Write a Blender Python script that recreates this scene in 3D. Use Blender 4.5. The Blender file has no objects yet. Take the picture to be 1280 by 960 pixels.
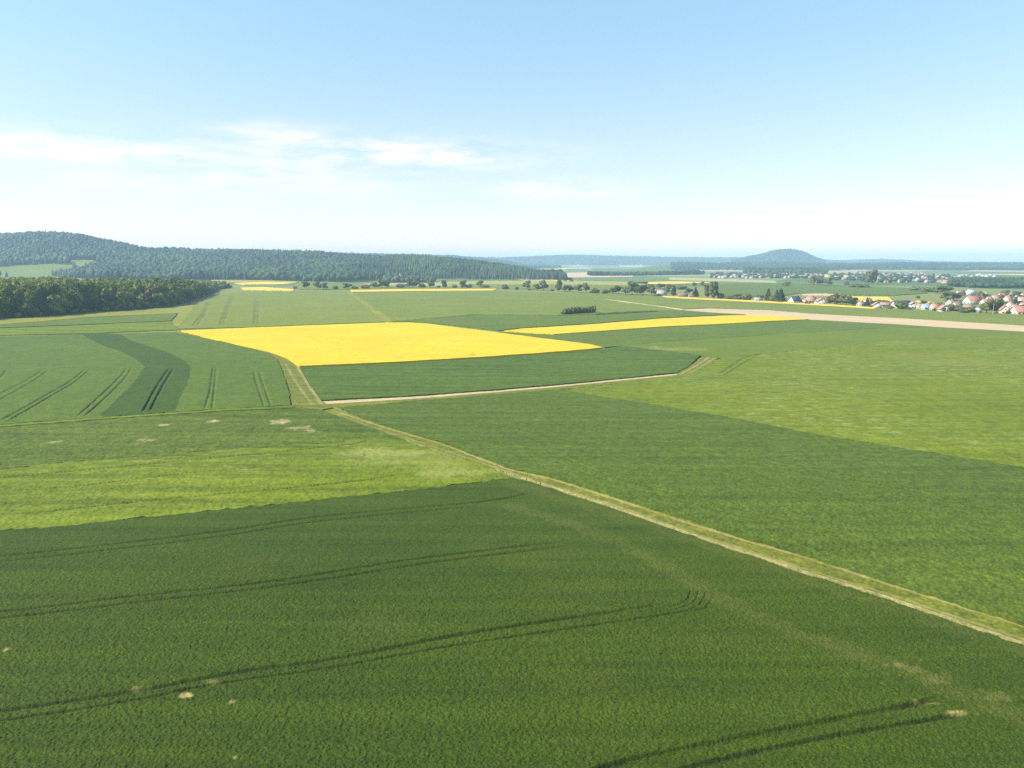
import bpy, math, random
import numpy as np
from mathutils import Vector, Matrix

random.seed(7)
RNG = np.random.default_rng(7)
SC = bpy.context.scene
COL = SC.collection
R = math.radians

# ------------------------------------------------------------------ camera
CAM_H, FOC, YH = 45.0, 888.0, 326.0          # height (m), focal length and level line on the 1280x960 frame
PITCH = math.atan((480 - YH) / FOC)
cam_d = bpy.data.cameras.new('camera')
cam_d.sensor_width = 36.0
cam_d.lens = 36.0 * FOC / 1280.0
cam_d.clip_start, cam_d.clip_end = 0.5, 60000
cam = bpy.data.objects.new('camera', cam_d)
cam.location = (0, 0, CAM_H)
cam.rotation_euler = (R(90) - PITCH, 0, 0)
COL.objects.link(cam)
SC.camera = cam

# ------------------------------------------------------------------ terrain
def ss(a, b, x):
    t = np.clip((x - a) / (b - a), 0, 1)
    return t * t * (3 - 2 * t)

RIDGES = [   # bearing (as frame column), foot distance, crest distance, back foot, skyline rows
    dict(x=[-260, 0, 50, 100, 125, 160, 190, 250, 320, 400, 450, 475, 490, 520, 560, 600, 650, 690, 712, 740],
         s=[304, 300.5, 299, 300.5, 305.5, 312, 317, 319, 319.5, 322.5, 326, 327, 325, 325, 328.5, 334, 341, 348, 352, 353],
         d0=[1950, 1950, 1950, 1950, 1900, 1900, 1850, 1850, 1800, 1700, 1650, 1650, 1650, 1650, 1650, 1650, 1650, 1650, 1650, 1650],
         d1=[2700, 2700, 2700, 2700, 2700, 2650, 2600, 2600, 2500, 2400, 2300, 2250, 2250, 2200, 2150, 2100, 2000, 1900, 1850, 1800],
         back=900),
    dict(x=[250, 350, 400, 470, 530, 570, 600, 640, 670, 690],
         s=[315, 316, 318, 320, 321, 322, 325, 330, 336, 340],
         d0=[4300] * 10, d1=[5200] * 10, back=900),
    dict(x=[440, 560, 640, 690, 720, 800, 860, 920, 990, 1050, 1100, 1150, 1200, 1290, 1500],
         s=[322, 323.5, 323.5, 321, 320.5, 322.5, 323.5, 323.5, 325, 327, 325.5, 328, 329, 329.5, 330],
         d0=[6400] * 15, d1=[7600] * 15, back=1500),
    dict(x=[905, 928, 950, 963, 973, 986, 1000, 1010, 1022, 1038],
         s=[327, 324, 320, 316.5, 314.8, 314.2, 316, 320, 325, 329],
         d0=[5000] * 10, d1=[5700] * 10, back=700),
    dict(x=[820, 850, 900, 960, 1030, 1080, 1150, 1200, 1290, 1500],
         s=[332, 330.5, 331.5, 331, 332.5, 331.5, 332, 331.5, 332.5, 332],
         d0=[3300] * 10, d1=[3900] * 10, back=700),
]

def terrain(x, y):
    x = np.asarray(x, float); y = np.asarray(y, float)
    d = np.hypot(x, y)
    yy = np.maximum(y, 1.0)
    fade = ss(120, 320, d) * (1 - ss(1000, 1500, d))
    z = fade * (0.75 * np.sin(x / 61.0 + 1.1) * np.cos(y / 83.0) + 0.6 * np.sin((x + y) / 107.0 + .4))
    col = 640 + FOC * x / yy / math.cos(PITCH)        # bearing
    for r in RIDGES:
        X = np.array(r['x'], float)
        s = np.interp(col, X, r['s']); d0 = np.interp(col, X, r['d0']); d1 = np.interp(col, X, r['d1'])
        crest = CAM_H + (YH - s) / FOC * d1
        m = ss(X[0] - 40, X[0] + 1, col) * (1 - ss(X[-1] - 1, X[-1] + 40, col))
        up = ss(0, 1, (yy - d0) / (d1 - d0)); dn = 1 - ss(0, 1, (yy - d1) / r['back'])
        wob = 1 + 0.07 * np.sin(yy / 97. + x / 131.) * np.clip(1 - np.abs(yy - d1) / 500., 0.3, 1)
        h = np.maximum(crest, 0) * np.minimum(up, 1) * dn * m * np.where(np.abs(yy - d1) < 60, 1, wob)
        z = np.maximum(z, np.where((y > 0), h, 0) + np.where(h > 0.5, 0, -1e9) * 0) if False else np.where(y > 0, np.maximum(z, h), z)
    return z

FWD = np.array([0, math.cos(PITCH), -math.sin(PITCH)]); UPV = np.array([0, math.sin(PITCH), math.cos(PITCH)])

def G(px, py, h=0.0):
    """ground point (x, y) seen at a frame position, on a surface h above the terrain"""
    dv = FWD * FOC + np.array([1., 0, 0]) * (px - 640) - UPV * (py - 480)
    z = 0.0
    for _ in range(8):
        t = (z + h - CAM_H) / dv[2]
        x, y = dv[0] * t, dv[1] * t
        z = float(terrain(x, y)) if y < 1500 else 0.0
    return x, y

def GP(pts, h=0.0):
    return np.array([G(p[0], p[1], h) for p in pts])

# ------------------------------------------------------------------ noise
def _hash(ix, iy, seed):
    n = (ix.astype(np.int64) * 374761393 + iy.astype(np.int64) * 668265263 + seed * 1442695041) & 0xFFFFFFFF
    n = ((n ^ (n >> 13)) * 1274126177) & 0xFFFFFFFF
    n = (n ^ (n >> 16)) & 0xFFFFFFFF
    return n / 4294967295.0

def vnoise(x, y, lam, seed=0):
    u, v = x / lam, y / lam
    i, j = np.floor(u), np.floor(v)
    fu, fv = u - i, v - j
    fu = fu * fu * (3 - 2 * fu); fv = fv * fv * (3 - 2 * fv)
    a, b = _hash(i, j, seed), _hash(i + 1, j, seed)
    c, d = _hash(i, j + 1, seed), _hash(i + 1, j + 1, seed)
    return (a + (b - a) * fu) * (1 - fv) + (c + (d - c) * fu) * fv - 0.5

# ------------------------------------------------------------------ node helpers
def new_mat(name):
    m = bpy.data.materials.new(name); m.use_nodes = True
    nt = m.node_tree
    b = nt.nodes['Principled BSDF']
    return m, nt, b

def N(nt, t, **kw):
    n = nt.nodes.new(t)
    for k, v in kw.items():
        if k.startswith('i_'):
            n.inputs[k[2:].replace('_', ' ')].default_value = v
        else:
            setattr(n, k, v)
    return n

def mixc(nt, fac, a, b, blend='MIX'):
    n = nt.nodes.new('ShaderNodeMix'); n.data_type = 'RGBA'; n.blend_type = blend; n.clamp_factor = True
    for sock, v in ((n.inputs[0], fac), (n.inputs[6], a), (n.inputs[7], b)):
        if isinstance(v, (int, float)):
            sock.default_value = v
        elif isinstance(v, tuple):
            sock.default_value = (*v, 1.0) if len(v) == 3 else v
        else:
            nt.links.new(v, sock)
    return n.outputs[2]

def rng(nt, sock, a, b, c, d):
    n = nt.nodes.new('ShaderNodeMapRange')
    nt.links.new(sock, n.inputs[0])
    for k, v in zip((1, 2, 3, 4), (a, b, c, d)):
        n.inputs[k].default_value = v
    return n.outputs[0]

def noise(nt, vec, scale, detail=3, rough=.6):
    n = N(nt, 'ShaderNodeTexNoise')
    n.inputs['Scale'].default_value = scale; n.inputs['Detail'].default_value = detail; n.inputs['Roughness'].default_value = rough
    nt.links.new(vec, n.inputs['Vector'])
    return n.outputs['Fac']

def pos_of(nt):
    return N(nt, 'ShaderNodeNewGeometry').outputs['Position']

def mapped(nt, vec, rot, scale):
    n = N(nt, 'ShaderNodeMapping'); n.inputs['Rotation'].default_value = (0, 0, -rot); n.inputs['Scale'].default_value = scale
    nt.links.new(vec, n.inputs['Vector'])
    return n.outputs['Vector']

def crop_mat(name, c1, c2, dry=(.30, .25, .10), row=0.0, streak=.35, fine=.35, fscale=2.2, bump=.5, lodge=None, big=.018, rows=.30, fine2=.6):
    if c1[1] > c1[0]: c1, c2 = ((c[0] * 1.06, c[1] * .97, c[2] * .5) for c in (c1, c2))
    m, nt, b = new_mat(name)
    p = pos_of(nt)
    f1 = rng(nt, noise(nt, p, big, 4), .35, .65, 0, 1)
    f2 = rng(nt, noise(nt, mapped(nt, p, row, (.012, rows, .012)), 1.0, 4, .65), .3, .7, 0, 1)
    base = mixc(nt, f1, c1, c2)
    lo = tuple(v * (1 - streak * .5) for v in c1); hi = tuple(v * (1 + streak * .6) for v in c2)
    base = mixc(nt, streak, base, mixc(nt, f2, lo, hi))
    if lodge:
        f3 = rng(nt, noise(nt, mapped(nt, p, row + .15, (.16, .50, .1)), 1.0, 4, .7), .52, .64, 0, .6)
        f3b = rng(nt, noise(nt, p, .016, 2), .42, .60, 0, 1)
        mm = N(nt, 'ShaderNodeMath', operation='MULTIPLY'); nt.links.new(f3, mm.inputs[0]); nt.links.new(f3b, mm.inputs[1])
        base = mixc(nt, mm.outputs[0], base, lodge)
    f4 = noise(nt, p, fscale, 4, .75)
    f4m = noise(nt, p, fscale * .22, 3, .7)
    base = mixc(nt, 1.0, base, mixc(nt, rng(nt, f4, .32, .68, 0, 1), (1 - fine,) * 3, (1 + fine,) * 3), 'MULTIPLY')
    base = mixc(nt, 1.0, base, mixc(nt, rng(nt, f4m, .3, .7, 0, 1), (1 - fine * fine2,) * 3, (1 + fine * fine2,) * 3), 'MULTIPLY')
    at = N(nt, 'ShaderNodeAttribute', attribute_name='dry')
    n5 = rng(nt, noise(nt, p, .7, 4, .7), .3, .7, .55, 1.25)
    mm = N(nt, 'ShaderNodeMath', operation='MULTIPLY'); nt.links.new(at.outputs['Fac'], mm.inputs[0]); nt.links.new(n5, mm.inputs[1])
    base = mixc(nt, mm.outputs[0], base, dry)
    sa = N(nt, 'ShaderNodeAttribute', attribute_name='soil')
    base = mixc(nt, sa.outputs['Fac'], base, (.022, .028, .010))  # trampled soil, blackened to paint the shade inside the tramline grooves
    nt.links.new(base, b.inputs['Base Color'])
    b.inputs['Roughness'].default_value = .75
    b.inputs['Specular IOR Level'].default_value = .15
    bm = N(nt, 'ShaderNodeBump'); bm.inputs['Strength'].default_value = bump; bm.inputs['Distance'].default_value = .25
    nt.links.new(f4, bm.inputs['Height']); nt.links.new(bm.outputs['Normal'], b.inputs['Normal'])
    return m

def plain_mat(name, col, rough=.8, var=.2, scale=1.0, spec=.3):
    m, nt, b = new_mat(name)
    f = noise(nt, pos_of(nt), scale, 4)
    base = mixc(nt, rng(nt, f, .3, .7, 0, 1), tuple(v * (1 - var) for v in col), tuple(min(1, v * (1 + var)) for v in col))
    nt.links.new(base, b.inputs['Base Color'])
    b.inputs['Roughness'].default_value = rough; b.inputs['Specular IOR Level'].default_value = spec
    return m

def foliage_mat(name, c1, c2, hue=.25, stand=False):
    m, nt, b = new_mat(name)
    oi = N(nt, 'ShaderNodeObjectInfo')
    base = mixc(nt, oi.outputs['Random'], c1, c2)
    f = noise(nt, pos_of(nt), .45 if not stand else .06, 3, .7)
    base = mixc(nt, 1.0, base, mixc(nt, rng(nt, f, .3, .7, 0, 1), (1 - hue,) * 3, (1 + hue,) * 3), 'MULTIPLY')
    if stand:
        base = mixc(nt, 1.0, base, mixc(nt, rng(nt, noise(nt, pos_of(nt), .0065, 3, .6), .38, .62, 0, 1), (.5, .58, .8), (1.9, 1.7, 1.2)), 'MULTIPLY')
    nt.links.new(base, b.inputs['Base Color'])
    b.inputs['Roughness'].default_value = .65; b.inputs['Specular IOR Level'].default_value = .2
    tl = N(nt, 'ShaderNodeBsdfTranslucent'); nt.links.new(base, tl.inputs[0])
    mx = N(nt, 'ShaderNodeMixShader'); mx.inputs[0].default_value = .25
    nt.links.new(b.outputs[0], mx.inputs[1]); nt.links.new(tl.outputs[0], mx.inputs[2])
    nt.links.new(mx.outputs[0], nt.nodes['Material Output'].inputs['Surface'])
    return m

# ------------------------------------------------------------------ object helpers
def tag(o, label=None, cat=None, group=None, kind=None):
    if label: o['label'] = label
    if cat: o['category'] = cat
    if group: o['group'] = group
    if kind: o['kind'] = kind
    return o

def mesh_np(name, verts, quads=None, tris=None, mats=(), mat_idx=None, smooth=False):
    me = bpy.data.meshes.new(name)
    verts = np.asarray(verts, np.float32)
    me.vertices.add(len(verts)); me.vertices.foreach_set('co', verts.ravel())
    loops, starts = [], []
    n = 0
    if quads is not None and len(quads):
        q = np.asarray(quads, np.int32); loops.append(q.ravel()); starts.append(np.arange(len(q)) * 4); n = q.size
    if tris is not None and len(tris):
        t = np.asarray(tris, np.int32); loops.append(t.ravel()); starts.append(n + np.arange(len(t)) * 3)
    L = np.concatenate(loops).astype(np.int32); S = np.concatenate(starts).astype(np.int32)
    me.loops.add(len(L)); me.loops.foreach_set('vertex_index', L)
    me.polygons.add(len(S)); me.polygons.foreach_set('loop_start', S)
    for m in mats: me.materials.append(m)
    if mat_idx is not None:
        me.polygons.foreach_set('material_index', np.asarray(mat_idx, np.int32))
    if smooth:
        me.polygons.foreach_set('use_smooth', np.ones(len(S), bool))
    me.update(calc_edges=True)
    me.validate()
    return me

def link(name, me, parent=None, loc=None):
    o = bpy.data.objects.new(name, me); COL.objects.link(o)
    if parent: o.parent = parent
    if loc is not None: o.location = loc
    return o

def empty(name, loc, rz=0.0):
    o = bpy.data.objects.new(name, None); COL.objects.link(o)
    o.empty_display_size = .5
    o.location = loc; o.rotation_euler = (0, 0, rz)
    return o

# ------------------------------------------------------------------ the grid all fields are cut from (cells grow with distance)
def rowY(py):
    return CAM_H / math.tan(PITCH + math.atan((py - 480) / FOC))
ROWS = np.array([rowY(p) for p in np.concatenate([np.arange(1200, 985, -3.0), np.arange(985, 540, -.55), np.arange(540, 450, -.6), np.arange(450, 366, -.36)])])
_far = []
yv = ROWS[-1]
while yv < 12500:
    yv *= 1.011; _far.append(yv)
ROWS = np.concatenate([ROWS, _far])
COLS = np.arange(-0.90, 0.9001, 0.00105)
COLS = np.concatenate([np.arange(-1.7, -0.901, .006), COLS, np.arange(0.906, 1.7, .006)])

def inside(poly, x, y):
    r = np.zeros(x.shape, bool)
    n = len(poly)
    for i in range(n):
        x0, y0 = poly[i]; x1, y1 = poly[(i + 1) % n]
        if y0 == y1: continue
        c = ((y0 > y) != (y1 > y)) & (x < (x1 - x0) * (y - y0) / (y1 - y0) + x0)
        r ^= c
    return r

def dline(pts, x, y):
    d = np.full(x.shape, 1e9)
    for (x0, y0), (x1, y1) in zip(pts[:-1], pts[1:]):
        vx, vy = x1 - x0, y1 - y0
        t = np.clip(((x - x0) * vx + (y - y0) * vy) / (vx * vx + vy * vy + 1e-9), 0, 1)
        d = np.minimum(d, np.hypot(x - x0 - t * vx, y - y0 - t * vy))
    return d

def smooth_line(pts, n=6):
    p = np.asarray(pts, float)
    if len(p) < 3: return p
    out = []
    P = np.vstack([2 * p[0] - p[1], p, 2 * p[-1] - p[-2]])
    for i in range(1, len(P) - 2):
        for t in np.linspace(0, 1, n, endpoint=False):
            a, b, c, d = P[i - 1], P[i], P[i + 1], P[i + 2]
            out.append(.5 * (2 * b + (c - a) * t + (2 * a - 5 * b + 4 * c - d) * t ** 2 + (3 * b - a - 3 * c + d) * t ** 3))
    out.append(p[-1])
    return np.array(out)

def canopy(name, px_poly, h, mat, relief=((.45, .10), (1.3, .05)), tracks=(), dry=(), dry_lines=(), label=None, cat=None,
           kind='stuff', group=None, ragged=.25, world_poly=None, depth=.85, skirt=True, undul=0.0, round_outline=False, cut=None):
    if round_outline: px_poly = [tuple(p) for p in smooth_line(list(px_poly) + [px_poly[0]], 5)[:-1]]
    far = []
    for a, b in zip(px_poly, list(px_poly[1:]) + [px_poly[0]]):      # fields run on beyond the frame
        far.append(G(a[0], a[1], h))
        if a[0] == b[0] and a[0] in (1420, -330):
            far += [(p[0] * 1.7, p[1]) for p in (G(a[0], a[1], h), G(b[0], b[1], h))]
    poly = np.array(far) if world_poly is None else np.asarray(world_poly, float)
    y0, y1 = poly[:, 1].min() - 2, poly[:, 1].max() + 2
    tt = poly[:, 0] / np.maximum(poly[:, 1], 1)
    i0, i1 = np.searchsorted(ROWS, y0), np.searchsorted(ROWS, y1)
    j0, j1 = np.searchsorted(COLS, tt.min() - .004), np.searchsorted(COLS, tt.max() + .004)
    i0, j0 = max(0, i0 - 1), max(0, j0 - 1)
    rows, cols = ROWS[i0:i1 + 1], COLS[j0:j1 + 1]
    Y, T = np.meshgrid(rows, cols, indexing='ij'); X = T * Y
    cx, cy = .25 * (X[1:, 1:] + X[:-1, :-1] + X[1:, :-1] + X[:-1, 1:]), .5 * (Y[1:, 1:] + Y[:-1, :-1])
    jx = vnoise(cx, cy, 1.3, 5) * 2 * ragged + vnoise(cx, cy, 6.0, 15) * 2 * ragged
    jy = vnoise(cx, cy, 1.3, 6) * 2 * ragged + vnoise(cx, cy, 6.0, 16) * 2 * ragged
    ins = inside(poly, cx + jx, cy + jy)
    if cut is not None:
        cp = GP([tuple(p) for p in smooth_line(list(cut) + [cut[0]], 5)[:-1]], h)
        ins &= ~inside(cp, cx + jx, cy + jy)
    if not ins.any():
        print('EMPTY FIELD', name); return None
    W = len(cols)
    fi, fj = np.nonzero(ins)
    a = fi * W + fj
    quads = np.stack([a, a + 1, a + W + 1, a + W], 1)
    used = np.unique(quads)
    remap = np.full(X.size, -1, np.int64); remap[used] = np.arange(len(used))
    q = remap[quads]
    x, y = X.ravel()[used].copy(), Y.ravel()[used].copy()
    e = np.concatenate([q[:, [0, 1]], q[:, [1, 2]], q[:, [2, 3]], q[:, [3, 0]]])
    key = np.sort(e, 1); key = key[:, 0] * (len(x) + 1) + key[:, 1]
    _, idx, cnt = np.unique(key, return_index=True, return_counts=True)
    be = e[idx[cnt == 1]]; bv = np.unique(be)
    cellr = np.gradient(ROWS)[i0:i1 + 1][np.minimum(used // W, len(rows) - 1)]
    outl = [poly] + ([cp] if cut is not None else [])
    ox = vnoise(x[bv], y[bv], 1.3, 5) * 2 * ragged + vnoise(x[bv], y[bv], 6.0, 15) * 2 * ragged
    oy = vnoise(x[bv], y[bv], 1.3, 6) * 2 * ragged + vnoise(x[bv], y[bv], 6.0, 16) * 2 * ragged
    qx, qy = x[bv] + ox, y[bv] + oy
    best = np.full(len(bv), 1e18); sx, sy = qx.copy(), qy.copy()
    for pl in outl:
        for k in range(len(pl)):
            (ax, ay), (bx, by) = pl[k], pl[(k + 1) % len(pl)]
            vx, vy = bx - ax, by - ay
            t = np.clip(((qx - ax) * vx + (qy - ay) * vy) / (vx * vx + vy * vy + 1e-9), 0, 1)
            nx, ny = ax + t * vx, ay + t * vy
            dd = (nx - qx) ** 2 + (ny - qy) ** 2
            m = dd < best
            best[m] = dd[m]; sx[m] = nx[m]; sy[m] = ny[m]
    lim = np.hypot(cellr[bv], np.where(np.abs(x[bv] / y[bv]) > .9, .006, .00105) * y[bv]) * 1.1
    ok = np.sqrt(best) < lim
    x[bv[ok]] = sx[ok] - ox[ok]; y[bv[ok]] = sy[ok] - oy[ok]
    cell = np.gradient(ROWS)[i0:i1 + 1][np.minimum(used // W, len(rows) - 1)]
    rel = np.zeros_like(x)
    for k, (lam, amp) in enumerate(relief):
        keep = 1 - ss(.45 * lam, 1.1 * lam, cell)
        rel += keep * amp * 2 * vnoise(x, y, lam, 31 + k)
    if undul: rel += undul * vnoise(x, y, 9.0, 77) + undul * vnoise(x, y, 23.0, 78)
    hh = np.full_like(x, h) + rel
    soil = np.zeros_like(x)  # mask for wheel-track soil together with painted groove shade
    for trk in tracks:
        pts, wid = trk[:2]; sc = trk[2] if len(trk) > 2 else 1.0
        g = smooth_line(GP(pts, h))
        d = dline(g, x, y) + vnoise(x, y, .8, 3) * .05
        run = np.abs(np.diff(g, axis=0)).sum(0); fr = run[0] / (run.sum() + 1e-6)
        step = cell * fr + .00105 * y * (1 - fr)              # grid step across the line
        w_eff = np.maximum(wid, step * 1.05)
        dep = depth * sc * np.clip(wid / w_eff, .2, 1) ** .55
        end = np.hypot(x - g[-1, 0], y - g[-1, 1]); beg = np.hypot(x - g[0, 0], y - g[0, 1])
        tap = np.clip((np.minimum(end, beg) + 1.5 * vnoise(x, y, 1.2, 51)) / (.06 * np.hypot(*(g[-1] - g[0])) + .6), 0, 1)
        dep = dep * tap * np.clip(.9 + .4 * vnoise(x, y, 4.5, 52), .5, 1)
        hh = np.where(d < 3 * w_eff, hh - h * dep * (1 - ss(.45 * w_eff, 1.2 * w_eff, d)), hh)
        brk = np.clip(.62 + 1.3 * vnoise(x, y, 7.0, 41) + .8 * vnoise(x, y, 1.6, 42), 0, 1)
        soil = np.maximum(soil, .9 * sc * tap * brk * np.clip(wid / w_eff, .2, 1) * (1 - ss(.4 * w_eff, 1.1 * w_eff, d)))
    z0 = terrain(x, y)
    V = np.stack([x, y, z0 + np.maximum(hh, .05)], 1)
    faces = [q]
    nflat = 0
    if skirt:
        hi_ = np.full(len(V), -1, np.int64); n0 = len(V)
        hi_[bv] = n0 + np.arange(len(bv))
        TV = V[bv].copy(); LV = V[bv].copy(); LV[:, 2] = z0[bv] - .3
        V = np.vstack([V, TV, LV])
        sk = np.stack([hi_[be[:, 1]], hi_[be[:, 0]], hi_[be[:, 0]] + len(bv), hi_[be[:, 1]] + len(bv)], 1)
        faces.append(sk); nflat = len(sk)
    me = mesh_np(name, V, quads=np.concatenate(faces), mats=(mat,), smooth=True)
    dv = np.zeros(len(V))
    if dry or dry_lines:
        vx, vy = V[:, 0], V[:, 1]
        for (bx, by, rx, ry, s) in dry:
            c = np.array(G(bx, by, h)); ex = np.array(G(bx + rx, by, h)) - c; ey = np.array(G(bx, by - ry, h)) - c
            lx, ly = np.hypot(*ex), np.hypot(*ey)
            u = (vx - c[0]) / lx; v = (vy - c[1]) / ly
            rr = np.sqrt(u * u + v * v) + .9 * vnoise(vx, vy, max(.8, lx * .35), 9) + .7 * vnoise(vx, vy, .6, 10)
            dv = np.maximum(dv, s * (1 - ss(.1, 1.15, rr)))
        for (pts, w, s) in dry_lines:
            d = dline(smooth_line(GP(pts, h)), vx, vy)
            br = .55 + .9 * (vnoise(vx, vy, 5.0, 21) + .5)
            dv = np.maximum(dv, s * br * (1 - ss(.3 * w, w, d + vnoise(vx, vy, 2.0, 22) * w * .6)))
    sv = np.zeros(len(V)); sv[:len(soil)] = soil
    at = me.attributes.new('soil', 'FLOAT', 'POINT'); at.data.foreach_set('value', sv.astype(np.float32))  # carries track soil and the groove shade painted over it
    at = me.attributes.new('dry', 'FLOAT', 'POINT'); at.data.foreach_set('value', np.clip(dv, 0, 1).astype(np.float32))
    o = link(name, me)
    tag(o, label, cat, group, kind)
    return o

# ------------------------------------------------------------------ ground sheet
def build_ground():
    ang = np.concatenate([np.linspace(-math.pi, -0.82, 40, endpoint=False), np.linspace(-0.82, 0.82, 360), np.linspace(0.82, math.pi, 41)[1:]])
    ang = ang[:-1]
    rad = [4.0]
    while rad[-1] < 13500:
        rad.append(rad[-1] * (1.03 if rad[-1] > 1000 else 1.05))
    rad = np.array(rad)
    A, D = np.meshgrid(ang, rad, indexing='xy')
    x, y = D * np.sin(A), D * np.cos(A)
    z = terrain(x, y)
    V = np.stack([x.ravel(), y.ravel(), z.ravel()], 1)
    n = len(ang)
    i, j = np.meshgrid(np.arange(len(rad) - 1), np.arange(n), indexing='ij')
    a = i * n + j; b = i * n + (j + 1) % n
    q = np.stack([a, b, b + n, a + n], -1).reshape(-1, 4)[:, ::-1]
    V = np.vstack([V, [[0, 0, 0]]])
    k = np.arange(n)
    t = np.stack([np.full(n, len(V) - 1), (k + 1) % n, k], 1)
    m, nt, bs = new_mat('farmland')
    p = pos_of(nt)
    vo = N(nt, 'ShaderNodeTexVoronoi'); vo.inputs['Scale'].default_value = .0042; vo.inputs['Randomness'].default_value = .9
    nt.links.new(mapped(nt, p, .5, (1, .55, 1)), vo.inputs['Vector'])
    sep = N(nt, 'ShaderNodeSeparateColor'); nt.links.new(vo.outputs['Color'], sep.inputs[0])
    cr = N(nt, 'ShaderNodeValToRGB'); cr.color_ramp.interpolation = 'CONSTANT'
    els = cr.color_ramp.elements
    els[0].position = 0; els[0].color = (.10, .15, .045, 1)
    els[1].position = .35; els[1].color = (.15, .19, .065, 1)
    for pos, c in ((.55, (.08, .12, .04, 1)), (.72, (.30, .27, .14, 1)), (.86, (.36, .30, .2, 1)), (.95, (.55, .42, .06, 1))):
        e = els.new(pos); e.color = c
    nt.links.new(sep.outputs[0], cr.inputs[0])
    # near the camera everything between the crops is plain grass
    vl = N(nt, 'ShaderNodeVectorMath', operation='LENGTH'); nt.links.new(p, vl.inputs[0])
    f = rng(nt, vl.outputs['Value'], 1250, 1400, 0, 1)
    near = mixc(nt, rng(nt, noise(nt, p, .25, 4), .3, .7, 0, 1), (.12, .15, .04), (.20, .20, .07))
    base = mixc(nt, f, near, cr.outputs[0])
    nt.links.new(base, bs.inputs['Base Color']); bs.inputs['Roughness'].default_value = .9; bs.inputs['Specular IOR Level'].default_value = .1
    o = link('ground', mesh_np('ground', V, quads=q, tris=t, mats=(m,), smooth=True))
    tag(o, kind='structure')
build_ground()

# ------------------------------------------------------------------ field materials
RA = 0.31     # drill direction of the near fields
M_dark = crop_mat('wheat_dark', (.025, .054, .004), (.051, .087, .005), dry=(.36, .30, .10), row=RA, streak=.4, fine=.62, fscale=6.0, big=.011, bump=.8, fine2=.25)
M_right = crop_mat('wheat_right', (.048, .086, .014), (.067, .105, .017), dry=(.2, .2, .06), row=-.72, streak=.5, fine=.42, fscale=2.6, big=.012)
M_lime = crop_mat('barley_lime', (.060, .108, .009), (.108, .148, .008), dry=(.27, .27, .08), row=RA, streak=.75, fine=.28, fscale=1.6, lodge=(.19, .225, .05), rows=.16, big=.03)
M_limeR = crop_mat('barley_right', (.080, .126, .006), (.112, .150, .009), dry=(.26, .24, .08), row=-.1, streak=.5, fine=.28, fscale=1.0, lodge=(.22, .26, .09))
M_blue = crop_mat('wheat_bluish', (.060, .102, .017), (.070, .115, .020), dry=(.3, .3, .12), row=1.2, streak=.25, fine=.26, fscale=1.2)
M_swath = crop_mat('wheat_swath', (.030, .064, .006), (.038, .073, .008), row=1.2, streak=.25, fine=.26, fscale=1.2)
M_mid = crop_mat('wheat_mid', (.048, .086, .012), (.072, .106, .016), dry=(.42, .34, .18), row=RA, streak=.6, fine=.42, fscale=1.4)
M_band = crop_mat('wheat_band', (.046, .086, .014), (.062, .104, .018), row=.12, streak=.6, fine=.26, fscale=1.0)
M_pale = crop_mat('wheat_pale', (.115, .155, .038), (.138, .175, .046), row=1.2, streak=.2, fine=.2, fscale=.8, dry=(.3, .3, .12))
M_paleR = crop_mat('wheat_pale_green', (.095, .138, .030), (.132, .168, .042), row=.1, streak=.45, fine=.2, fscale=.7, dry=(.36, .32, .18))
M_green = crop_mat('wheat_green', (.064, .104, .020), (.086, .128, .028), row=.1, streak=.45, fine=.22, fscale=.8)
M_fresh = crop_mat('meadow_green', (.082, .128, .018), (.102, .145, .022), row=.2, streak=.3, fine=.15, dry=(.3, .28, .1))
M_grass = crop_mat('verge_grass', (.076, .108, .018), (.140, .152, .038), dry=(.27, .23, .09), row=-.75, streak=.5, fine=.4, fscale=1.6)
M_tan = crop_mat('dry_grass', (.135, .165, .035), (.20, .21, .06), row=.2, streak=.4, fine=.2)
M_rape = crop_mat('rapeseed_bloom', (.475, .342, .012), (.535, .392, .022), dry=(.16, .20, .03), row=-.28, streak=.28, fine=.16, fscale=1.1, rows=.10)
M_rapeF = crop_mat('rapeseed_far', (.55, .38, .05), (.60, .42, .07), row=.10, streak=.12, fine=.1)
M_soil = crop_mat('bare_soil', (.39, .295, .18), (.45, .345, .22), row=.1, streak=.2, fine=.08)
M_track = crop_mat('dirt_track', (.38, .30, .17), (.46, .36, .22), row=.1, streak=.2, fine=.2)
M_cream = crop_mat('ripe_field', (.42, .36, .22), (.50, .43, .28), row=.1, streak=.2, fine=.1)
M_hay = crop_mat('hay_meadow', (.21, .22, .10), (.27, .26, .13), row=.1, streak=.3, fine=.1)
M_rut = crop_mat('wheel_rut', (.20, .19, .07), (.31, .28, .12), row=-.75, streak=.4, fine=.4)

# ------------------------------------------------------------------ fields near to far
up_edge = [(1900, 988), (1300, 786), (1276, 779), (1109, 727), (1001, 693), (888, 660), (758, 618), (692, 597), (633, 583), (550, 552), (475, 530), (415, 510)]
lo_edge = [(400, 511), (440, 526), (507, 548), (550, 562), (620, 586), (687, 608), (754, 629), (817, 651), (888, 676), (1001, 713), (1113, 748), (1276, 803), (1300, 811), (1900, 1018)]

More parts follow.
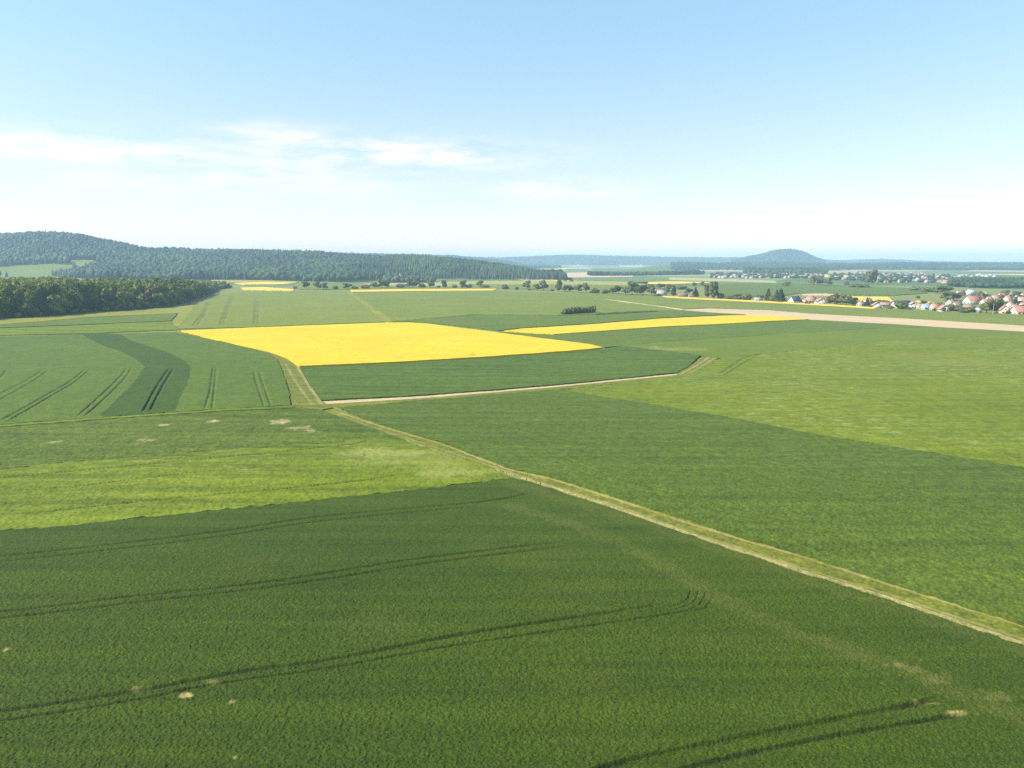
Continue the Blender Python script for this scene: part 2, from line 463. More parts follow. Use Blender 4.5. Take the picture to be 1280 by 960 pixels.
def tr(a, w=.33, s=1.0): return (a, w, s)
canopy('foreground_wheat',
       [(-330, 668), (0, 663), (83, 657), (167, 648), (333, 632), (417, 622), (500, 615), (600, 603), (640, 596)] + [(x, y + 2) for x, y in lo_edge[5:]] +
       [(1900, 1190), (-330, 1190)], .52, M_dark,
       relief=((.22, .085), (.42, .04), (1.3, .02)), undul=.12,
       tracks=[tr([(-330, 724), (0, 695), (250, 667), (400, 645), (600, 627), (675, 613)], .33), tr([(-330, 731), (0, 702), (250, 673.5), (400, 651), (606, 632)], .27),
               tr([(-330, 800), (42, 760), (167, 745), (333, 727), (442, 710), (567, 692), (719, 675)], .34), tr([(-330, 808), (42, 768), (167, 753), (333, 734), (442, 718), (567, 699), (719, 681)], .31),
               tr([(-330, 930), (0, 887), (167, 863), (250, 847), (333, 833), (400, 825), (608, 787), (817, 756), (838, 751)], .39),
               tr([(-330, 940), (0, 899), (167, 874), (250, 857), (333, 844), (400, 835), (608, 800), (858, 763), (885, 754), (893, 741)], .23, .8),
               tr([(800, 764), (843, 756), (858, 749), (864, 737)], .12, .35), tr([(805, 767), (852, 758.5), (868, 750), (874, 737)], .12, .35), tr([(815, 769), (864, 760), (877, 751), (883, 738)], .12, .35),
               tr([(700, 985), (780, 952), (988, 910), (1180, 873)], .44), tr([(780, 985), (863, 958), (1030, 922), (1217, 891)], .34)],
       dry=[(1130, 832, 26, 10, .30), (1170, 850, 30, 8, .16), (232, 869, 9, 4, 1.0), (290, 877, 4, 2.5, .8), (172, 860, 10, 4, .4), (262, 850, 14, 6, .3), (5, 813, 6, 4, .7),
            (293, 947, 5, 3, .8), (1160, 879, 16, 3, .7), (1200, 892, 18, 3, .8), (1240, 870, 22, 8, .14), (640, 690, 110, 26, 0.025), (470, 780, 60, 20, 0.035), (760, 740, 110, 26, 0.020), (900, 800, 120, 26, 0.018), (330, 700, 90, 14, .03), (720, 850, 60, 18, .03)],
       dry_lines=[([(640, 632), (760, 672), (850, 718), (900, 748), (1000, 793), (1110, 830), (1200, 866), (1320, 915)], 2.6, .06),
                  ([(640, 604), (700, 622), (830, 662), (1001, 720), (1113, 756), (1276, 811)], 3.0, .05)],
       label='dark green wheat field filling the foreground, crossed by tractor lines', cat='crop field')
canopy('barley_field',
       [(-330, 614), (0, 586), (160, 571), (300, 560.5), (430, 551.5), (470, 545.5), (507, 550), (550, 564), (620, 588), (640, 596), (600, 603), (500, 615), (417, 622), (333, 632), (167, 648), (83, 657), (0, 663), (-330, 668)],
       .50, M_lime, relief=((.5, .08), (1.4, .07)), undul=.12, ragged=.5,
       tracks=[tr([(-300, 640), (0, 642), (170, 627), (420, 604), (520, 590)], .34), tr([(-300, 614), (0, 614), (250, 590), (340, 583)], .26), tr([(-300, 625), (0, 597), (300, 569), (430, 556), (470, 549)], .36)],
       dry=[(490, 567, 70, 9, .55), (560, 590, 60, 9, .45), (520, 575, 90, 14, .3)],
       label='lime green barley strip between the dark foreground wheat and the track', cat='crop field')
canopy('wheat_strip',
       [(-330, 560), (0, 532.5), (160, 520.5), (275, 513), (366, 509), (398, 511), (440, 526), (507, 549), (470, 545.5), (430, 551.5), (300, 560.5), (160, 571), (0, 586), (-330, 614)],
       .50, M_mid, relief=((.6, .10), (1.5, .08)), undul=.12,
       dry=[(72, 552, 11, 2, .42), (180, 550, 14, 2, .42), (267, 526.5, 9, 1.6, .8), (205, 531, 10, 1.6, .6), (352, 527, 16, 3, .75), (375, 535, 18, 2.5, .6), (388, 539, 10, 2, .5)],
       label='green wheat strip with small flattened tan patches, left of the track bend', cat='crop field')
canopy('right_wheat',
       [(425, 510), (475, 529)] + [(550, 551), (633, 582), (692, 596), (758, 616), (888, 658), (1001, 691), (1109, 725), (1276, 777), (1900, 985), (1900, 668), (1280, 583), (1108, 557), (1019, 542), (920, 523), (850, 511), (800, 503), (735, 493), (705, 486.5), (620, 493.5), (507, 502)],
       .58, M_right, relief=((.4, .10), (.8, .05)), undul=.14,
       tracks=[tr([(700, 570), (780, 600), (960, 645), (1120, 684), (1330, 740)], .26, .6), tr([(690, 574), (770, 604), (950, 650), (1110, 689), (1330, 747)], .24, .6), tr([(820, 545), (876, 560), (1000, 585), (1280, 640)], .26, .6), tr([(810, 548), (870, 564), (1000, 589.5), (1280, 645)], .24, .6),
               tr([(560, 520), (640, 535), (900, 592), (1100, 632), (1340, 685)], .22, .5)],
       label='large blue green wheat field to the right of the long grass track', cat='crop field')
canopy('right_barley',
       [(705, 486.5), (845, 469.5), (868, 466), (902, 446), (1004, 436), (1114, 424.5), (1167, 422), (1280, 416.5), (1420, 410), (1420, 602), (1280, 583), (1108, 557), (1019, 542), (920, 523), (850, 511), (800, 503), (735, 493)],
       .50, M_limeR, relief=((.7, .08), (1.8, .08)), undul=.2, ragged=.9,
       tracks=[tr([(899, 467.6), (911, 460), (931, 447), (946, 443), (966, 439.5), (1011, 437)], .38), tr([(906, 468), (918, 461), (937, 449.5), (952, 444)], .3)],
       dry=[(1150, 450, 150, 9, .16)],
       label='broad yellow green barley field with pale wind blown flecks at the right', cat='crop field')
canopy('meadow_band', [(760, 435), (785, 431.5), (825, 427.5), (920, 421), (989, 416.5), (1108, 409.5), (1167, 408.5), (1280, 414.5), (1420, 423), (1420, 405), (1280, 417.6), (1167, 423.4), (1114, 425.9), (1004, 437.6), (902, 447), (878, 445)],
       .49, M_fresh, relief=((1.5, .06),), dry=[(840, 436, 40, 3, .4)],
       label='fresh green meadow wedge above the yellow green barley field', cat='meadow')
canopy('curved_wheat', [(402, 500), (387, 480), (376, 459.5), (500, 453.5), (620, 447), (740, 438), (757, 435.5), (785, 433), (876, 443.5), (862, 457), (846, 465.5), (815, 468.5), (715, 478.5), (620, 486.5), (507, 494.5)],
       .58, M_band, relief=((.9, .08), (2.0, .08)), undul=.15,
       tracks=[tr([(395, 480), (500, 468), (640, 457), (800, 444)], .2)],
       label='blue green wheat field below the large rapeseed field', cat='crop field')
SWATH = [(100, 416.5), (144, 417), (165, 426), (192, 434.5), (220, 445), (235, 455), (238, 466), (231, 485), (219, 511), (217, 514), (180, 517.5), (128, 519.5), (137, 508), (158, 487), (174, 468), (180, 458), (172, 450.5), (152, 440), (125, 430)]
canopy('swath_field', [(-330, 433), (0, 420.5), (103, 417.8), (220, 415), (255, 422), (300, 432), (337, 441), (347, 450), (357, 475), (364, 506), (275, 511), (160, 519), (0, 530.5), (-330, 556)],
       .58, M_blue, relief=((.9, .07), (2.0, .06)), undul=.1, cut=SWATH,
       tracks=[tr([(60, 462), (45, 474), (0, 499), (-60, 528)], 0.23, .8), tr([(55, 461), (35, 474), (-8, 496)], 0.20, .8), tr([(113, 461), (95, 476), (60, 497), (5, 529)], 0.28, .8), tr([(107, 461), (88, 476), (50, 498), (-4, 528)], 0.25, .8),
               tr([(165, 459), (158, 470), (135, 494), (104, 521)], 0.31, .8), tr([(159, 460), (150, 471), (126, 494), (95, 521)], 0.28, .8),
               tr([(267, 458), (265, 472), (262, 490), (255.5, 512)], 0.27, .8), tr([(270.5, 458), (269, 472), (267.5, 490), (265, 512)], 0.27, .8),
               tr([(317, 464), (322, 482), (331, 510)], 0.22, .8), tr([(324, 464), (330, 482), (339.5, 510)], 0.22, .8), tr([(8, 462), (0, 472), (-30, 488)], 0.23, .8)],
       label='smooth blue green wheat field with curving tractor lines at the left', cat='crop field')
canopy('wheat_swath', SWATH,
       .58, M_swath, relief=((.9, .07), (2.0, .06)), undul=.1, ragged=.25, round_outline=True, skirt=False,
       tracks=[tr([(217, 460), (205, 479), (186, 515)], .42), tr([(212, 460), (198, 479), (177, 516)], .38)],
       label='dark green S shaped swath through the left wheat field', cat='crop field')
canopy('rapeseed_field', [(226, 413.2), (312, 409.3), (420, 405.3), (482, 403), (510, 402.8), (537, 404.8), (620, 415.2), (675, 422.4), (735, 429.6), (754, 433.9), (738, 436), (675, 441), (600, 446), (450, 454), (374, 457.3), (360, 447), (337, 438.6), (300, 430.6), (262, 421.5)],
       1.15, M_rape, relief=((.9, .05), (2.4, .04)), undul=.08, ragged=.12,
       tracks=[tr([(318, 410), (420, 421), (560, 435), (650, 443)], .35, .5), tr([(400, 407), (520, 417), (640, 427), (710, 434)], .35, .5)],
       dry=[(500, 446.5, 10, .9, .6), (590, 443.5, 7, 1.2, .8), (455, 452, 16, 1.0, .5), (680, 437, 8, .8, .5)],
       label='large bright yellow rapeseed field in the middle distance', cat='rapeseed field')
canopy('rapeseed_strip', [(629, 413.4), (652, 410.6), (750, 404.5), (825, 398.2), (920, 393.8), (965, 394.6), (1012, 398.8), (960, 401.2), (920, 403.8), (825, 408), (750, 413.6), (692, 417.4), (660, 415.6), (643, 414.3)],
       1.05, M_rape, relief=((1.5, .06),), undul=.08, ragged=.35, label='narrow yellow rapeseed strip beyond the large rapeseed field', cat='rapeseed field')
canopy('wheat_wedge', [(622, 414.4), (650, 415.8), (692, 418.4), (750, 414.6), (825, 409), (920, 404.8), (1012, 399.8), (1120, 405.3), (1280, 416), (1167, 408.5), (1108, 409.5), (989, 416.5), (920, 421), (825, 427.5), (785, 431.5), (757, 434)],
       .55, M_green, relief=((1.5, .08),), undul=.1, label='green wheat wedge between the yellow strip and the meadow', cat='crop field')
canopy('green_slope', [(485, 402), (512, 401.8), (540, 403.6), (622, 413), (650, 409.8), (750, 403.5), (825, 397.2), (900, 393.2), (935, 393.2), (883, 390.2), (852, 387.8), (794, 389.2), (745, 392), (700, 394.5), (600, 393)],
       .52, M_green, relief=((1.5, .08),), undul=.1, ragged=1.0, label='green field sloping down from the dark hedge to the yellow strip', cat='crop field')
canopy('pale_wheat', [(437, 366), (520, 364), (620, 363.5), (700, 366.3), (735, 370.5), (780, 377.3), (852, 387.6), (794, 388.8), (745, 391.5), (700, 394), (600, 392.6), (485, 401.8), (488, 401)],
       .48, M_paleR, relief=((2.0, .08),), undul=.15, ragged=1.0, label='wide pale green field in front of the hedgerow trees', cat='crop field')
canopy('tramline_field', [(222, 411), (240, 386), (262, 375), (272, 366.5), (303, 364.8), (432, 364.3), (485, 402), (420, 404.6), (312, 408.6)],
       .50, M_pale, relief=((2.0, .06),), undul=.1,
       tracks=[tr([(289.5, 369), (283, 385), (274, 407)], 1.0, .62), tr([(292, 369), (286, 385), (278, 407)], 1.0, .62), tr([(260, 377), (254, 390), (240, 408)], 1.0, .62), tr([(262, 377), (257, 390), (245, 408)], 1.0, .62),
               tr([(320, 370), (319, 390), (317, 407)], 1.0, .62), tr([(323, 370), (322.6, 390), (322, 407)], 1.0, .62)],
       label='pale green field with tractor lines beside the dark wood', cat='crop field')
canopy('lime_strip', [(-330, 424), (0, 410.2), (82, 407.2), (172, 403.2), (214, 401.5), (222, 412), (103, 416.8), (0, 419), (-330, 430)], .40, M_lime, relief=((1.2, .06),),
       label='bright yellow green strip below the dark wood', cat='crop field')
canopy('grey_green_strip', [(-330, 416), (0, 406), (52, 402), (103, 397.3), (222, 391.3), (214, 400.8), (172, 402.6), (82, 406.4), (0, 409.4), (-330, 422)], .50, M_green, relief=((1.2, .06),),
       label='grey green crop strip in front of the dark wood', cat='crop field')
canopy('wood_margin', [(-330, 412), (0, 399), (69, 395), (117, 390), (220, 383), (244, 381.5), (224, 408), (216, 409.5), (224, 391), (103, 396.8), (52, 401.5), (0, 405.4), (-330, 415)], .22, M_tan, relief=((1.2, .05),),
       label='dry yellowish grass margin along the edge of the wood', cat='grass margin')

canopy('boundary_shade', [(744, 392.4), (770, 390.9), (800, 389.3), (822, 388.4), (822, 388.9), (800, 390), (770, 391.7), (744, 393.1)], .9, M_swath, relief=((1.2, .15),), label='dark strip of painted boundary shade running right from the lone hedge', cat='grass margin')  # raised dark strip standing in for the shadow line at the field boundary
# tracks and verges
def verge(name, poly, h, mat, label, kind='structure', cat=None, **kw):
    kw.setdefault('ragged', .13)
    return canopy(name, poly, h, mat, relief=kw.pop('relief', ((.6, .06), (1.4, .05))), label=label, cat=cat, kind=kind, **kw)
verge('grass_track', lo_edge + up_edge, .20, M_grass, 'long straight grass track running from the lower right to the field junction', cat='track',
      dry_lines=[([(x, y + 2.4) for x, y in up_edge], .55, .9), ([(x, y - 5 * max(.15, (y - 500) / 300)) for x, y in lo_edge], .5, .5)])
rut = [(x, y - 2.2 * max(.3, (y - 480) / 300)) for x, y in lo_edge[4:]]
canopy('wheel_rut', [(x, y) for x, y in rut] + [(x, y + max(.5, 2.2 * (y - 500) / 300)) for x, y in rut[::-1]], .30, M_rut, relief=((.6, .04),), ragged=.07, kind='structure', label='pale worn wheel rut along the near side of the grass track', cat='track')
verge('grass_verge', [(366, 508), (360, 480), (348, 450), (335, 441), (300, 432.6), (262, 422.6), (224, 414.5), (262, 421.2), (300, 430), (337, 438), (360, 446.6), (374, 458), (386, 479.5), (402, 501), (416, 509), (402, 512)], .52, M_grass,
      'rough grass verge curving between the wheat and the rapeseed field', cat='verge', dry_lines=[([(402, 505), (380, 472), (366, 452), (340, 439.6)], 1.0, .7), ([(390, 505), (370, 478), (357, 455)], .8, .5)])
verge('boundary_grass', [(-330, 556.5), (0, 530.8), (160, 519.4), (275, 511.4), (364, 506.6), (368, 509.4), (275, 513.4), (160, 521.3), (0, 533.4), (-330, 560.5)], .66, M_lime, 'thin light grass line below the left wheat field', cat='verge')
verge('dirt_track', [(403, 501.2), (507, 495.6), (620, 487.4), (715, 479.4), (815, 469.6), (846, 466.6), (848, 468.4), (815, 471.8), (715, 481.8), (620, 490.3), (507, 499), (406, 505)], .10, M_track,
      'narrow bare dirt track between two wheat fields', cat='track', relief=((.6, .03),))
verge('track_verge', [(406, 505), (507, 499), (620, 490.3), (715, 481.8), (848, 468.4), (850, 469.8), (706, 486.3), (620, 493.2), (507, 502), (425, 509.6)], .26, M_grass, 'grassy edge along the near side of the dirt track', cat='verge')
verge('grass_lane', [(847, 466), (862, 457.5), (880, 446), (890, 441.5), (903, 443.5), (896, 449), (880, 460), (867, 467), (850, 470)], .34, M_grass, 'tan grass lane climbing from the end of the dirt track', cat='track',
      dry_lines=[([(850, 468), (870, 457), (888, 445)], .8, .8), ([(860, 468), (880, 456), (897, 445)], .7, .6)])
verge('grass_path', [(434, 366), (440, 366), (462, 380), (480, 392), (492, 402), (483, 403), (470, 394), (452, 378.5)], .5, M_tan, 'grass path between the two pale fields beyond the rapeseed', cat='path')
verge('farm_path', [(756, 373.6), (780, 376.6), (822, 382.2), (856, 386.6), (850, 388), (818, 383.3), (780, 377.7), (758, 374.6)], .42, M_track, 'pale farm path leading to the bare soil strip', cat='path')
canopy('bare_field', [(850, 387), (883, 385.5), (935, 387), (960, 387.6), (1010, 391.8), (1120, 397.5), (1280, 407), (1420, 416), (1420, 425), (1280, 415.6), (1120, 405), (1010, 399), (960, 395.8), (935, 394), (883, 390)], .12, M_soil, relief=((1.2, .03),), kind='structure',
       label='long strip of bare beige soil below the village', cat='bare field')
canopy('village_wheat', [(700, 364.6), (780, 368.2), (832, 370.4), (883, 373.6), (986, 378.8), (1040, 381.4), (1090, 384.6), (1180, 389.2), (1280, 393), (1420, 399), (1420, 415), (1280, 406.4), (1120, 396.9), (1010, 391.2), (960, 387), (935, 386.4), (883, 384.9), (855, 386), (822, 381.8), (780, 376), (735, 370.2)],
       .50, M_paleR, relief=((2.0, .06),), undul=.1, label='pale green field in front of the village houses', cat='crop field')
canopy('village_rapeseed', [(828, 369.6), (883, 372.6), (986, 377.6), (1040, 380.4), (1094, 384.0), (1094, 385.3), (1040, 381.9), (986, 379.2), (883, 374), (828, 370.9)], 1.0, M_rapeF, relief=((2, .08),), label='thin yellow rapeseed line along the village edge', cat='rapeseed field')
canopy('crest_rapeseed', [(438, 362.2), (500, 361.4), (560, 361), (622, 360.8), (616, 363.0), (520, 363.6), (440, 364.6)], 1.0, M_rapeF, relief=((2, .08),), label='thin yellow rapeseed line in front of the hedgerow trees', cat='rapeseed field')

# far fields
FAR = [
    ('far_rapeseed', [(292, 353.6), (330, 352), (372, 353.2), (352, 355.2), (305, 355.6)], M_rapeF, 'yellow rapeseed patch beyond the right end of the wood', 'rapeseed field'),
    ('far_rapeseed', [(300, 359.4), (330, 358.6), (366, 361.2), (366, 363.4), (306, 362.2)], M_rapeF, 'thin yellow rapeseed patch at the far edge of the pale tractor line field', 'rapeseed field'),
    ('far_stubble', [(180, 346.6), (260, 348), (372, 351.5), (372, 353), (330, 351.8), (288, 353.4), (180, 350)], M_hay, 'cream coloured field at the foot of the wooded hill', 'crop field'),
    ('far_meadow', [(366, 354), (440, 355), (520, 358), (700, 356), (800, 357), (800, 362), (700, 361.5), (620, 360.4), (436, 361.8), (372, 361.6)], M_paleR, 'pale green field behind the hedgerow trees', 'crop field'),
    ('far_meadow', [(540, 352.3), (620, 351), (720, 351), (810, 352.5), (810, 356.4), (700, 355.6), (560, 355.4)], M_hay, 'cream field behind the hedgerow at the foot of the wooded hill', 'crop field'),
    ('far_rapeseed', [(785, 353), (845, 351.6), (900, 352.8), (850, 354.6), (790, 355.2)], M_rapeF, 'pale yellow strip behind the hedgerow left of the far village', 'rapeseed field'),
    ('far_wheat', [(880, 356.6), (930, 353.8), (1000, 354.4), (1090, 357.8), (1150, 361), (1160, 366), (1120, 369), (1060, 368.5), (1000, 366), (960, 372), (905, 370)], M_green, 'green field between the near houses and the far village', 'crop field'),
    ('far_soil', [(1002, 367.3), (1030, 366.6), (1052, 367.8), (1050, 369.6), (1006, 369.2)], M_soil, 'small beige field behind the orange roofed house', 'bare field'),
    ('far_rapeseed', [(1062, 370.4), (1110, 371), (1118, 376.4), (1096, 378), (1068, 374)], M_rapeF, 'yellow rapeseed field behind the low white barn', 'rapeseed field'),
    ('far_rapeseed', [(1142, 376), (1150, 375.6), (1172, 378.4), (1150, 380)], M_rapeF, 'small yellow rapeseed patch right of the solar roofed barn', 'rapeseed field'),
    ('far_soil', [(700, 341.2), (740, 340), (795, 343), (790, 346), (706, 347)], M_soil, 'pinkish bare field in the far valley', 'bare field'),
    ('far_soil', [(692, 335.0), (735, 334.4), (740, 335.4), (700, 336.0)], M_cream, 'whitish field at the foot of the farthest ridge', 'bare field'),
    ('far_wheat', [(740, 336), (870, 336.8), (880, 340), (800, 342.5), (742, 339.4)], M_green, 'bluish green field in the far valley', 'crop field'),
    ('far_soil', [(775, 331.8), (800, 331.2), (805, 332.8), (776, 333.4)], M_cream, 'small whitish field far down the valley', 'bare field'),
    ('far_wheat', [(1200, 345.5), (1290, 344.5), (1290, 349), (1230, 349.6)], M_green, 'pale green field right of the far village', 'crop field'),
    ('hill_stubble', [(-60, 343), (0, 342.2), (40, 341.4), (52, 342.2), (10, 344), (-60, 345.4)], M_cream, 'cream strip in the meadow below the wooded hill', 'crop field'),
    ('hill_rapeseed', [(60, 347.5), (78, 346), (84, 347.5), (70, 349)], M_rapeF, 'small yellow patch just above the dark wood', 'rapeseed field'),
    ('hill_meadow', [(-60, 341), (20, 336.4), (60, 335), (100, 333.5), (125, 334), (118, 346), (60, 349), (-60, 352)], M_paleR, 'pale meadow clearing below the wooded hill', 'meadow'),
]
for nm, poly, mt, lb, ct in FAR:
    canopy(nm, poly, 1.4 if nm in ('hill_stubble', 'hill_rapeseed') else .8, mt, relief=(), ragged=1.5, label=lb, cat=ct)

# ------------------------------------------------------------------ trees
M_bark = plain_mat('bark', (.09, .065, .045), .9, .3, 2.0)
F_wood = foliage_mat('beech_leaves', (.044, .072, .008), (.200, .225, .026), .32)
F_hedge = foliage_mat('hedgerow_leaves', (.105, .130, .034), (.160, .170, .055), .3)
F_dark = foliage_mat('conifer_needles', (.045, .066, .022), (.065, .085, .030), .3)
F_fresh = foliage_mat('fresh_leaves', (.115, .150, .020), (.140, .165, .030), .3)
F_brown = foliage_mat('reddish_leaves', (.150, .110, .045), (.18, .135, .055), .3)
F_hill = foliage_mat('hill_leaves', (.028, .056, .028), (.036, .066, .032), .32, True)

def ico(sub):
    import bmesh
    bm = bmesh.new(); bmesh.ops.create_icosphere(bm, subdivisions=sub, radius=1)
    v = np.array([p.co[:] for p in bm.verts]); f = np.array([[q.index for q in p.verts] for p in bm.faces]); bm.free()
    return v, f
ICO1, ICO2 = ico(1), ico(2)

def crown_arrays(kind, seed, nleaf=520, leaf=.075):
    """unit crown: height 0..1, radius about 0.5; returns verts, tris, quads"""
    g = np.random.default_rng(seed)
    lobes = []
    if kind == 'round':
        lobes.append((0, 0, .52, .25, .34))
        for k in range(18):
            a = k * 2.399 + g.uniform(-.35, .35); zz = .22 + .58 * ((k * .618) % 1.0); rr = g.uniform(.24, .36)
            rr *= 1.0 if zz < .62 else .86 if zz < .75 else .6
            lobes.append((rr * math.cos(a), rr * math.sin(a), zz, g.uniform(.13, .20), g.uniform(.11, .16)))
    elif kind == 'tall':
        lobes.append((0, 0, .55, .24, .40))
        for k in range(10):
            a = k * 2.399; zz = .2 + .075 * k; rr = g.uniform(.1, .22)
            lobes.append((rr * math.cos(a), rr * math.sin(a), zz, g.uniform(.14, .22), g.uniform(.10, .16)))
    elif kind == 'bush':
        for k in range(9):
            a = k * 2.399; rr = g.uniform(.05, .34)
            lobes.append((rr * math.cos(a), rr * math.sin(a), g.uniform(.28, .62), g.uniform(.18, .28), g.uniform(.24, .36)))
    V, T = [], []
    n = 0
    if kind in ('round', 'tall', 'bush'):
        for (x, y, z, rx, rz) in lobes:
            v, f = ICO2
            d = 1 + .35 * (g.random(len(v)) - .5)
            vv = v * d[:, None] * np.array([rx, rx, rz]) * .86 + np.array([x, y, z])
            vv[:, 2] = np.maximum(vv[:, 2], .02)
            V.append(vv); T.append(f + n); n += len(vv)
        L = np.array(lobes); w = L[:, 3] ** 2; pick = g.choice(len(L), nleaf, p=w / w.sum())
        dirs = g.normal(size=(nleaf, 3)); dirs /= np.linalg.norm(dirs, axis=1)[:, None]
        rad = g.uniform(.85, 1.12, nleaf)
        c = L[pick, :3] + dirs * (L[pick][:, [3, 3, 4]] * rad[:, None])
        c[:, 2] = np.maximum(c[:, 2], .04)
        nrm = dirs + g.normal(size=(nleaf, 3)) * .38
    else:   # conifer
        nleaf = int(nleaf * .9)
        zz = 1 - np.sqrt(g.random(nleaf)) * .92; a = g.uniform(0, 6.283, nleaf)
        tier = .82 + .18 * np.cos(zz * 50)
        rr = (1.0 - zz) * .50 * tier * g.uniform(.55, 1.05, nleaf) + .015
        c = np.stack([rr * np.cos(a), rr * np.sin(a), zz * .97 + .02], 1)
        nrm = np.stack([np.cos(a) * .6, np.sin(a) * .6, np.full(nleaf, .7)], 1) + g.normal(size=(nleaf, 3)) * .35
        m = 9
        for (z0, z1, r0) in ((.06, .55, .34), (.3, .8, .25), (.55, .99, .14)):
            aa = np.arange(m) / m * 6.283
            rj = r0 * (1 + .3 * (g.random(m) - .5))
            ring = np.stack([rj * np.cos(aa), rj * np.sin(aa), np.full(m, z0)], 1)
            V.append(np.vstack([ring, [[0, 0, z1]]])); T.append(np.array([[n + k, n + (k + 1) % m, n + m] for k in range(m)])); n += m + 1
    nrm /= np.linalg.norm(nrm, axis=1)[:, None]
    t1 = np.cross(nrm, g.normal(size=nrm.shape)); t1 /= np.linalg.norm(t1, axis=1)[:, None]
    t2 = np.cross(nrm, t1)
    s = leaf * g.uniform(.5, 1.15, len(c))[:, None]
    bend = nrm * s * .25
    P = np.stack([c - t1 * s - t2 * s * .6, c + t1 * s * .9 - t2 * s * .7 + bend, c + t1 * s + t2 * s * .7, c - t1 * s * .8 + t2 * s * .6 + bend], 1).reshape(-1, 3)
    Q = np.arange(len(P)).reshape(-1, 4) + n
    V.append(P)
    return np.vstack(V), np.concatenate(T), Q

def trunk_mesh(r=.03, h=.5, limbs=4, seed=0):
    g = random.Random(seed)
    V, Q = [], []
    def tube(p0, p1, r0, r1, n=7):
        p0, p1 = Vector(p0), Vector(p1)
        q = (p1 - p0).to_track_quat('Z', 'Y')
        b = len(V)
        for p, rr in ((p0, r0), (p0.lerp(p1, .5) + Vector((g.uniform(-.01, .01), g.uniform(-.01, .01), 0)), (r0 + r1) / 2), (p1, r1)):
            for k in range(n):
                a = k / n * 6.283
                V.append(tuple(p + q @ Vector((rr * math.cos(a), rr * math.sin(a), 0))))
        for lv in range(2):
            for k in range(n):
                Q.append((b + lv * n + k, b + lv * n + (k + 1) % n, b + (lv + 1) * n + (k + 1) % n, b + (lv + 1) * n + k))
    tube((0, 0, -.02), (0, 0, h), r, r * .55)
    for k in range(limbs):
        a = k * 2.4 + g.random(); z = h * g.uniform(.45, .95)
        tube((0, 0, z), (.22 * math.cos(a), .22 * math.sin(a), z + g.uniform(.15, .3)), r * .45, r * .15, 5)
    return mesh_np('trunk', V, quads=Q, mats=(M_bark,), smooth=True)

PROTO = {}
def proto(kind, fol):
    key = (kind, fol.name)
    if key not in PROTO:
        ms = []
        for k in range(3):
            v, t, q = crown_arrays(kind, 100 + 17 * k + len(PROTO), nleaf={'bush': 420}.get(kind, 620))
            ms.append(mesh_np('crown', v, quads=q, tris=t, mats=(fol,)))
            # tris come after quads in the mesh
        PROTO[key] = (ms, [trunk_mesh(.028 if kind != 'bush' else .03, .55 if kind != 'conifer' else .9, 4 if kind != 'conifer' else 0, k) for k in range(2)])
    return PROTO[key]

NT = [0]
def tree(kind, fol, x, y, h, w, label, group=None, name=None, z=None, cat=None, lift=None):
    ms, ts = proto(kind, fol)
    NT[0] += 1
    z = float(terrain(x, y)) if z is None else z
    nm = name or {'conifer': 'conifer_tree', 'bush': 'bush', 'tall': 'tree', 'round': 'tree'}[kind]
    r = empty(nm, (x, y, z - .1), random.uniform(0, 6.28))
    tag(r, label, cat or ('bush' if kind == 'bush' else 'tree'), group)
    cb = {'round': .12, 'tall': .06, 'bush': 0, 'conifer': .04}[kind] if lift is None else lift
    c = link('crown', random.choice(ms), r, (0, 0, h * cb)); c.scale = (w, w, h * (1 - cb))
    t = link('trunk', random.choice(ts), r); t.scale = (max(w, h * .45), max(w, h * .45), h * .85)
    return r

def tree_px(kind, fol, px, by, hpx, wpx, label, group, **kw):
    x, y = G(px, by)
    d = math.hypot(x, y)
    return tree(kind, fol, x, y, hpx * d / FOC * 1.28, wpx * d / FOC * 1.35, label, group, **kw)

def forest_mesh(name, pts, hs, ws, kinds, mat, label, cat, sub=ICO2):
    """one mass of far trees"""
    V, T, n = [], [], 0
    g = np.random.default_rng(len(pts))
    v0, f0 = sub
    for (x, y, z), h, w, k in zip(pts, hs, ws, kinds):
        if k == 0:
            d = 1 + .28 * (g.random(len(v0)) - .5)
            vv = v0 * d[:, None] * np.array([w * .54, w * .5, h * .42]) + np.array([x, y, z + h * .56]); ff = f0
        else:
            m = 6; aa = np.arange(m) / m * 6.283 + g.random()
            r0 = w * .42 * (1 + .3 * (g.random(m) - .5))
            vv = np.vstack([np.stack([x + r0 * np.cos(aa), y + r0 * np.sin(aa), np.full(m, z + h * .12)], 1),
                            np.stack([x + r0 * .62 * np.cos(aa + .5), y + r0 * .62 * np.sin(aa + .5), np.full(m, z + h * .5)], 1), [[x, y, z + h * 1.05]]])
            ff = []
            for q in range(m):
                ff += [(q, (q + 1) % m, m + q), ((q + 1) % m, m + (q + 1) % m, m + q), (m + q, m + (q + 1) % m, 2 * m)]
            ff = np.array(ff)
        V.append(vv); T.append(ff + n); n += len(vv)
    me = mesh_np(name, np.vstack(V), tris=np.concatenate(T), mats=(mat,), smooth=True)
    return tag(link(name, me), label, cat, kind='stuff')

def scatter(poly, step, seed, jit=.4):
    g = np.random.default_rng(seed)
    p = np.asarray(poly, float)
    xs = np.arange(p[:, 0].min(), p[:, 0].max(), step); ys = np.arange(p[:, 1].min(), p[:, 1].max(), step)
    X, Y = np.meshgrid(xs, ys); X = X.ravel() + g.uniform(-jit, jit, X.size) * step; Y = Y.ravel() + g.uniform(-jit, jit, Y.size) * step
    k = inside(p, X, Y)
    return X[k], Y[k], g

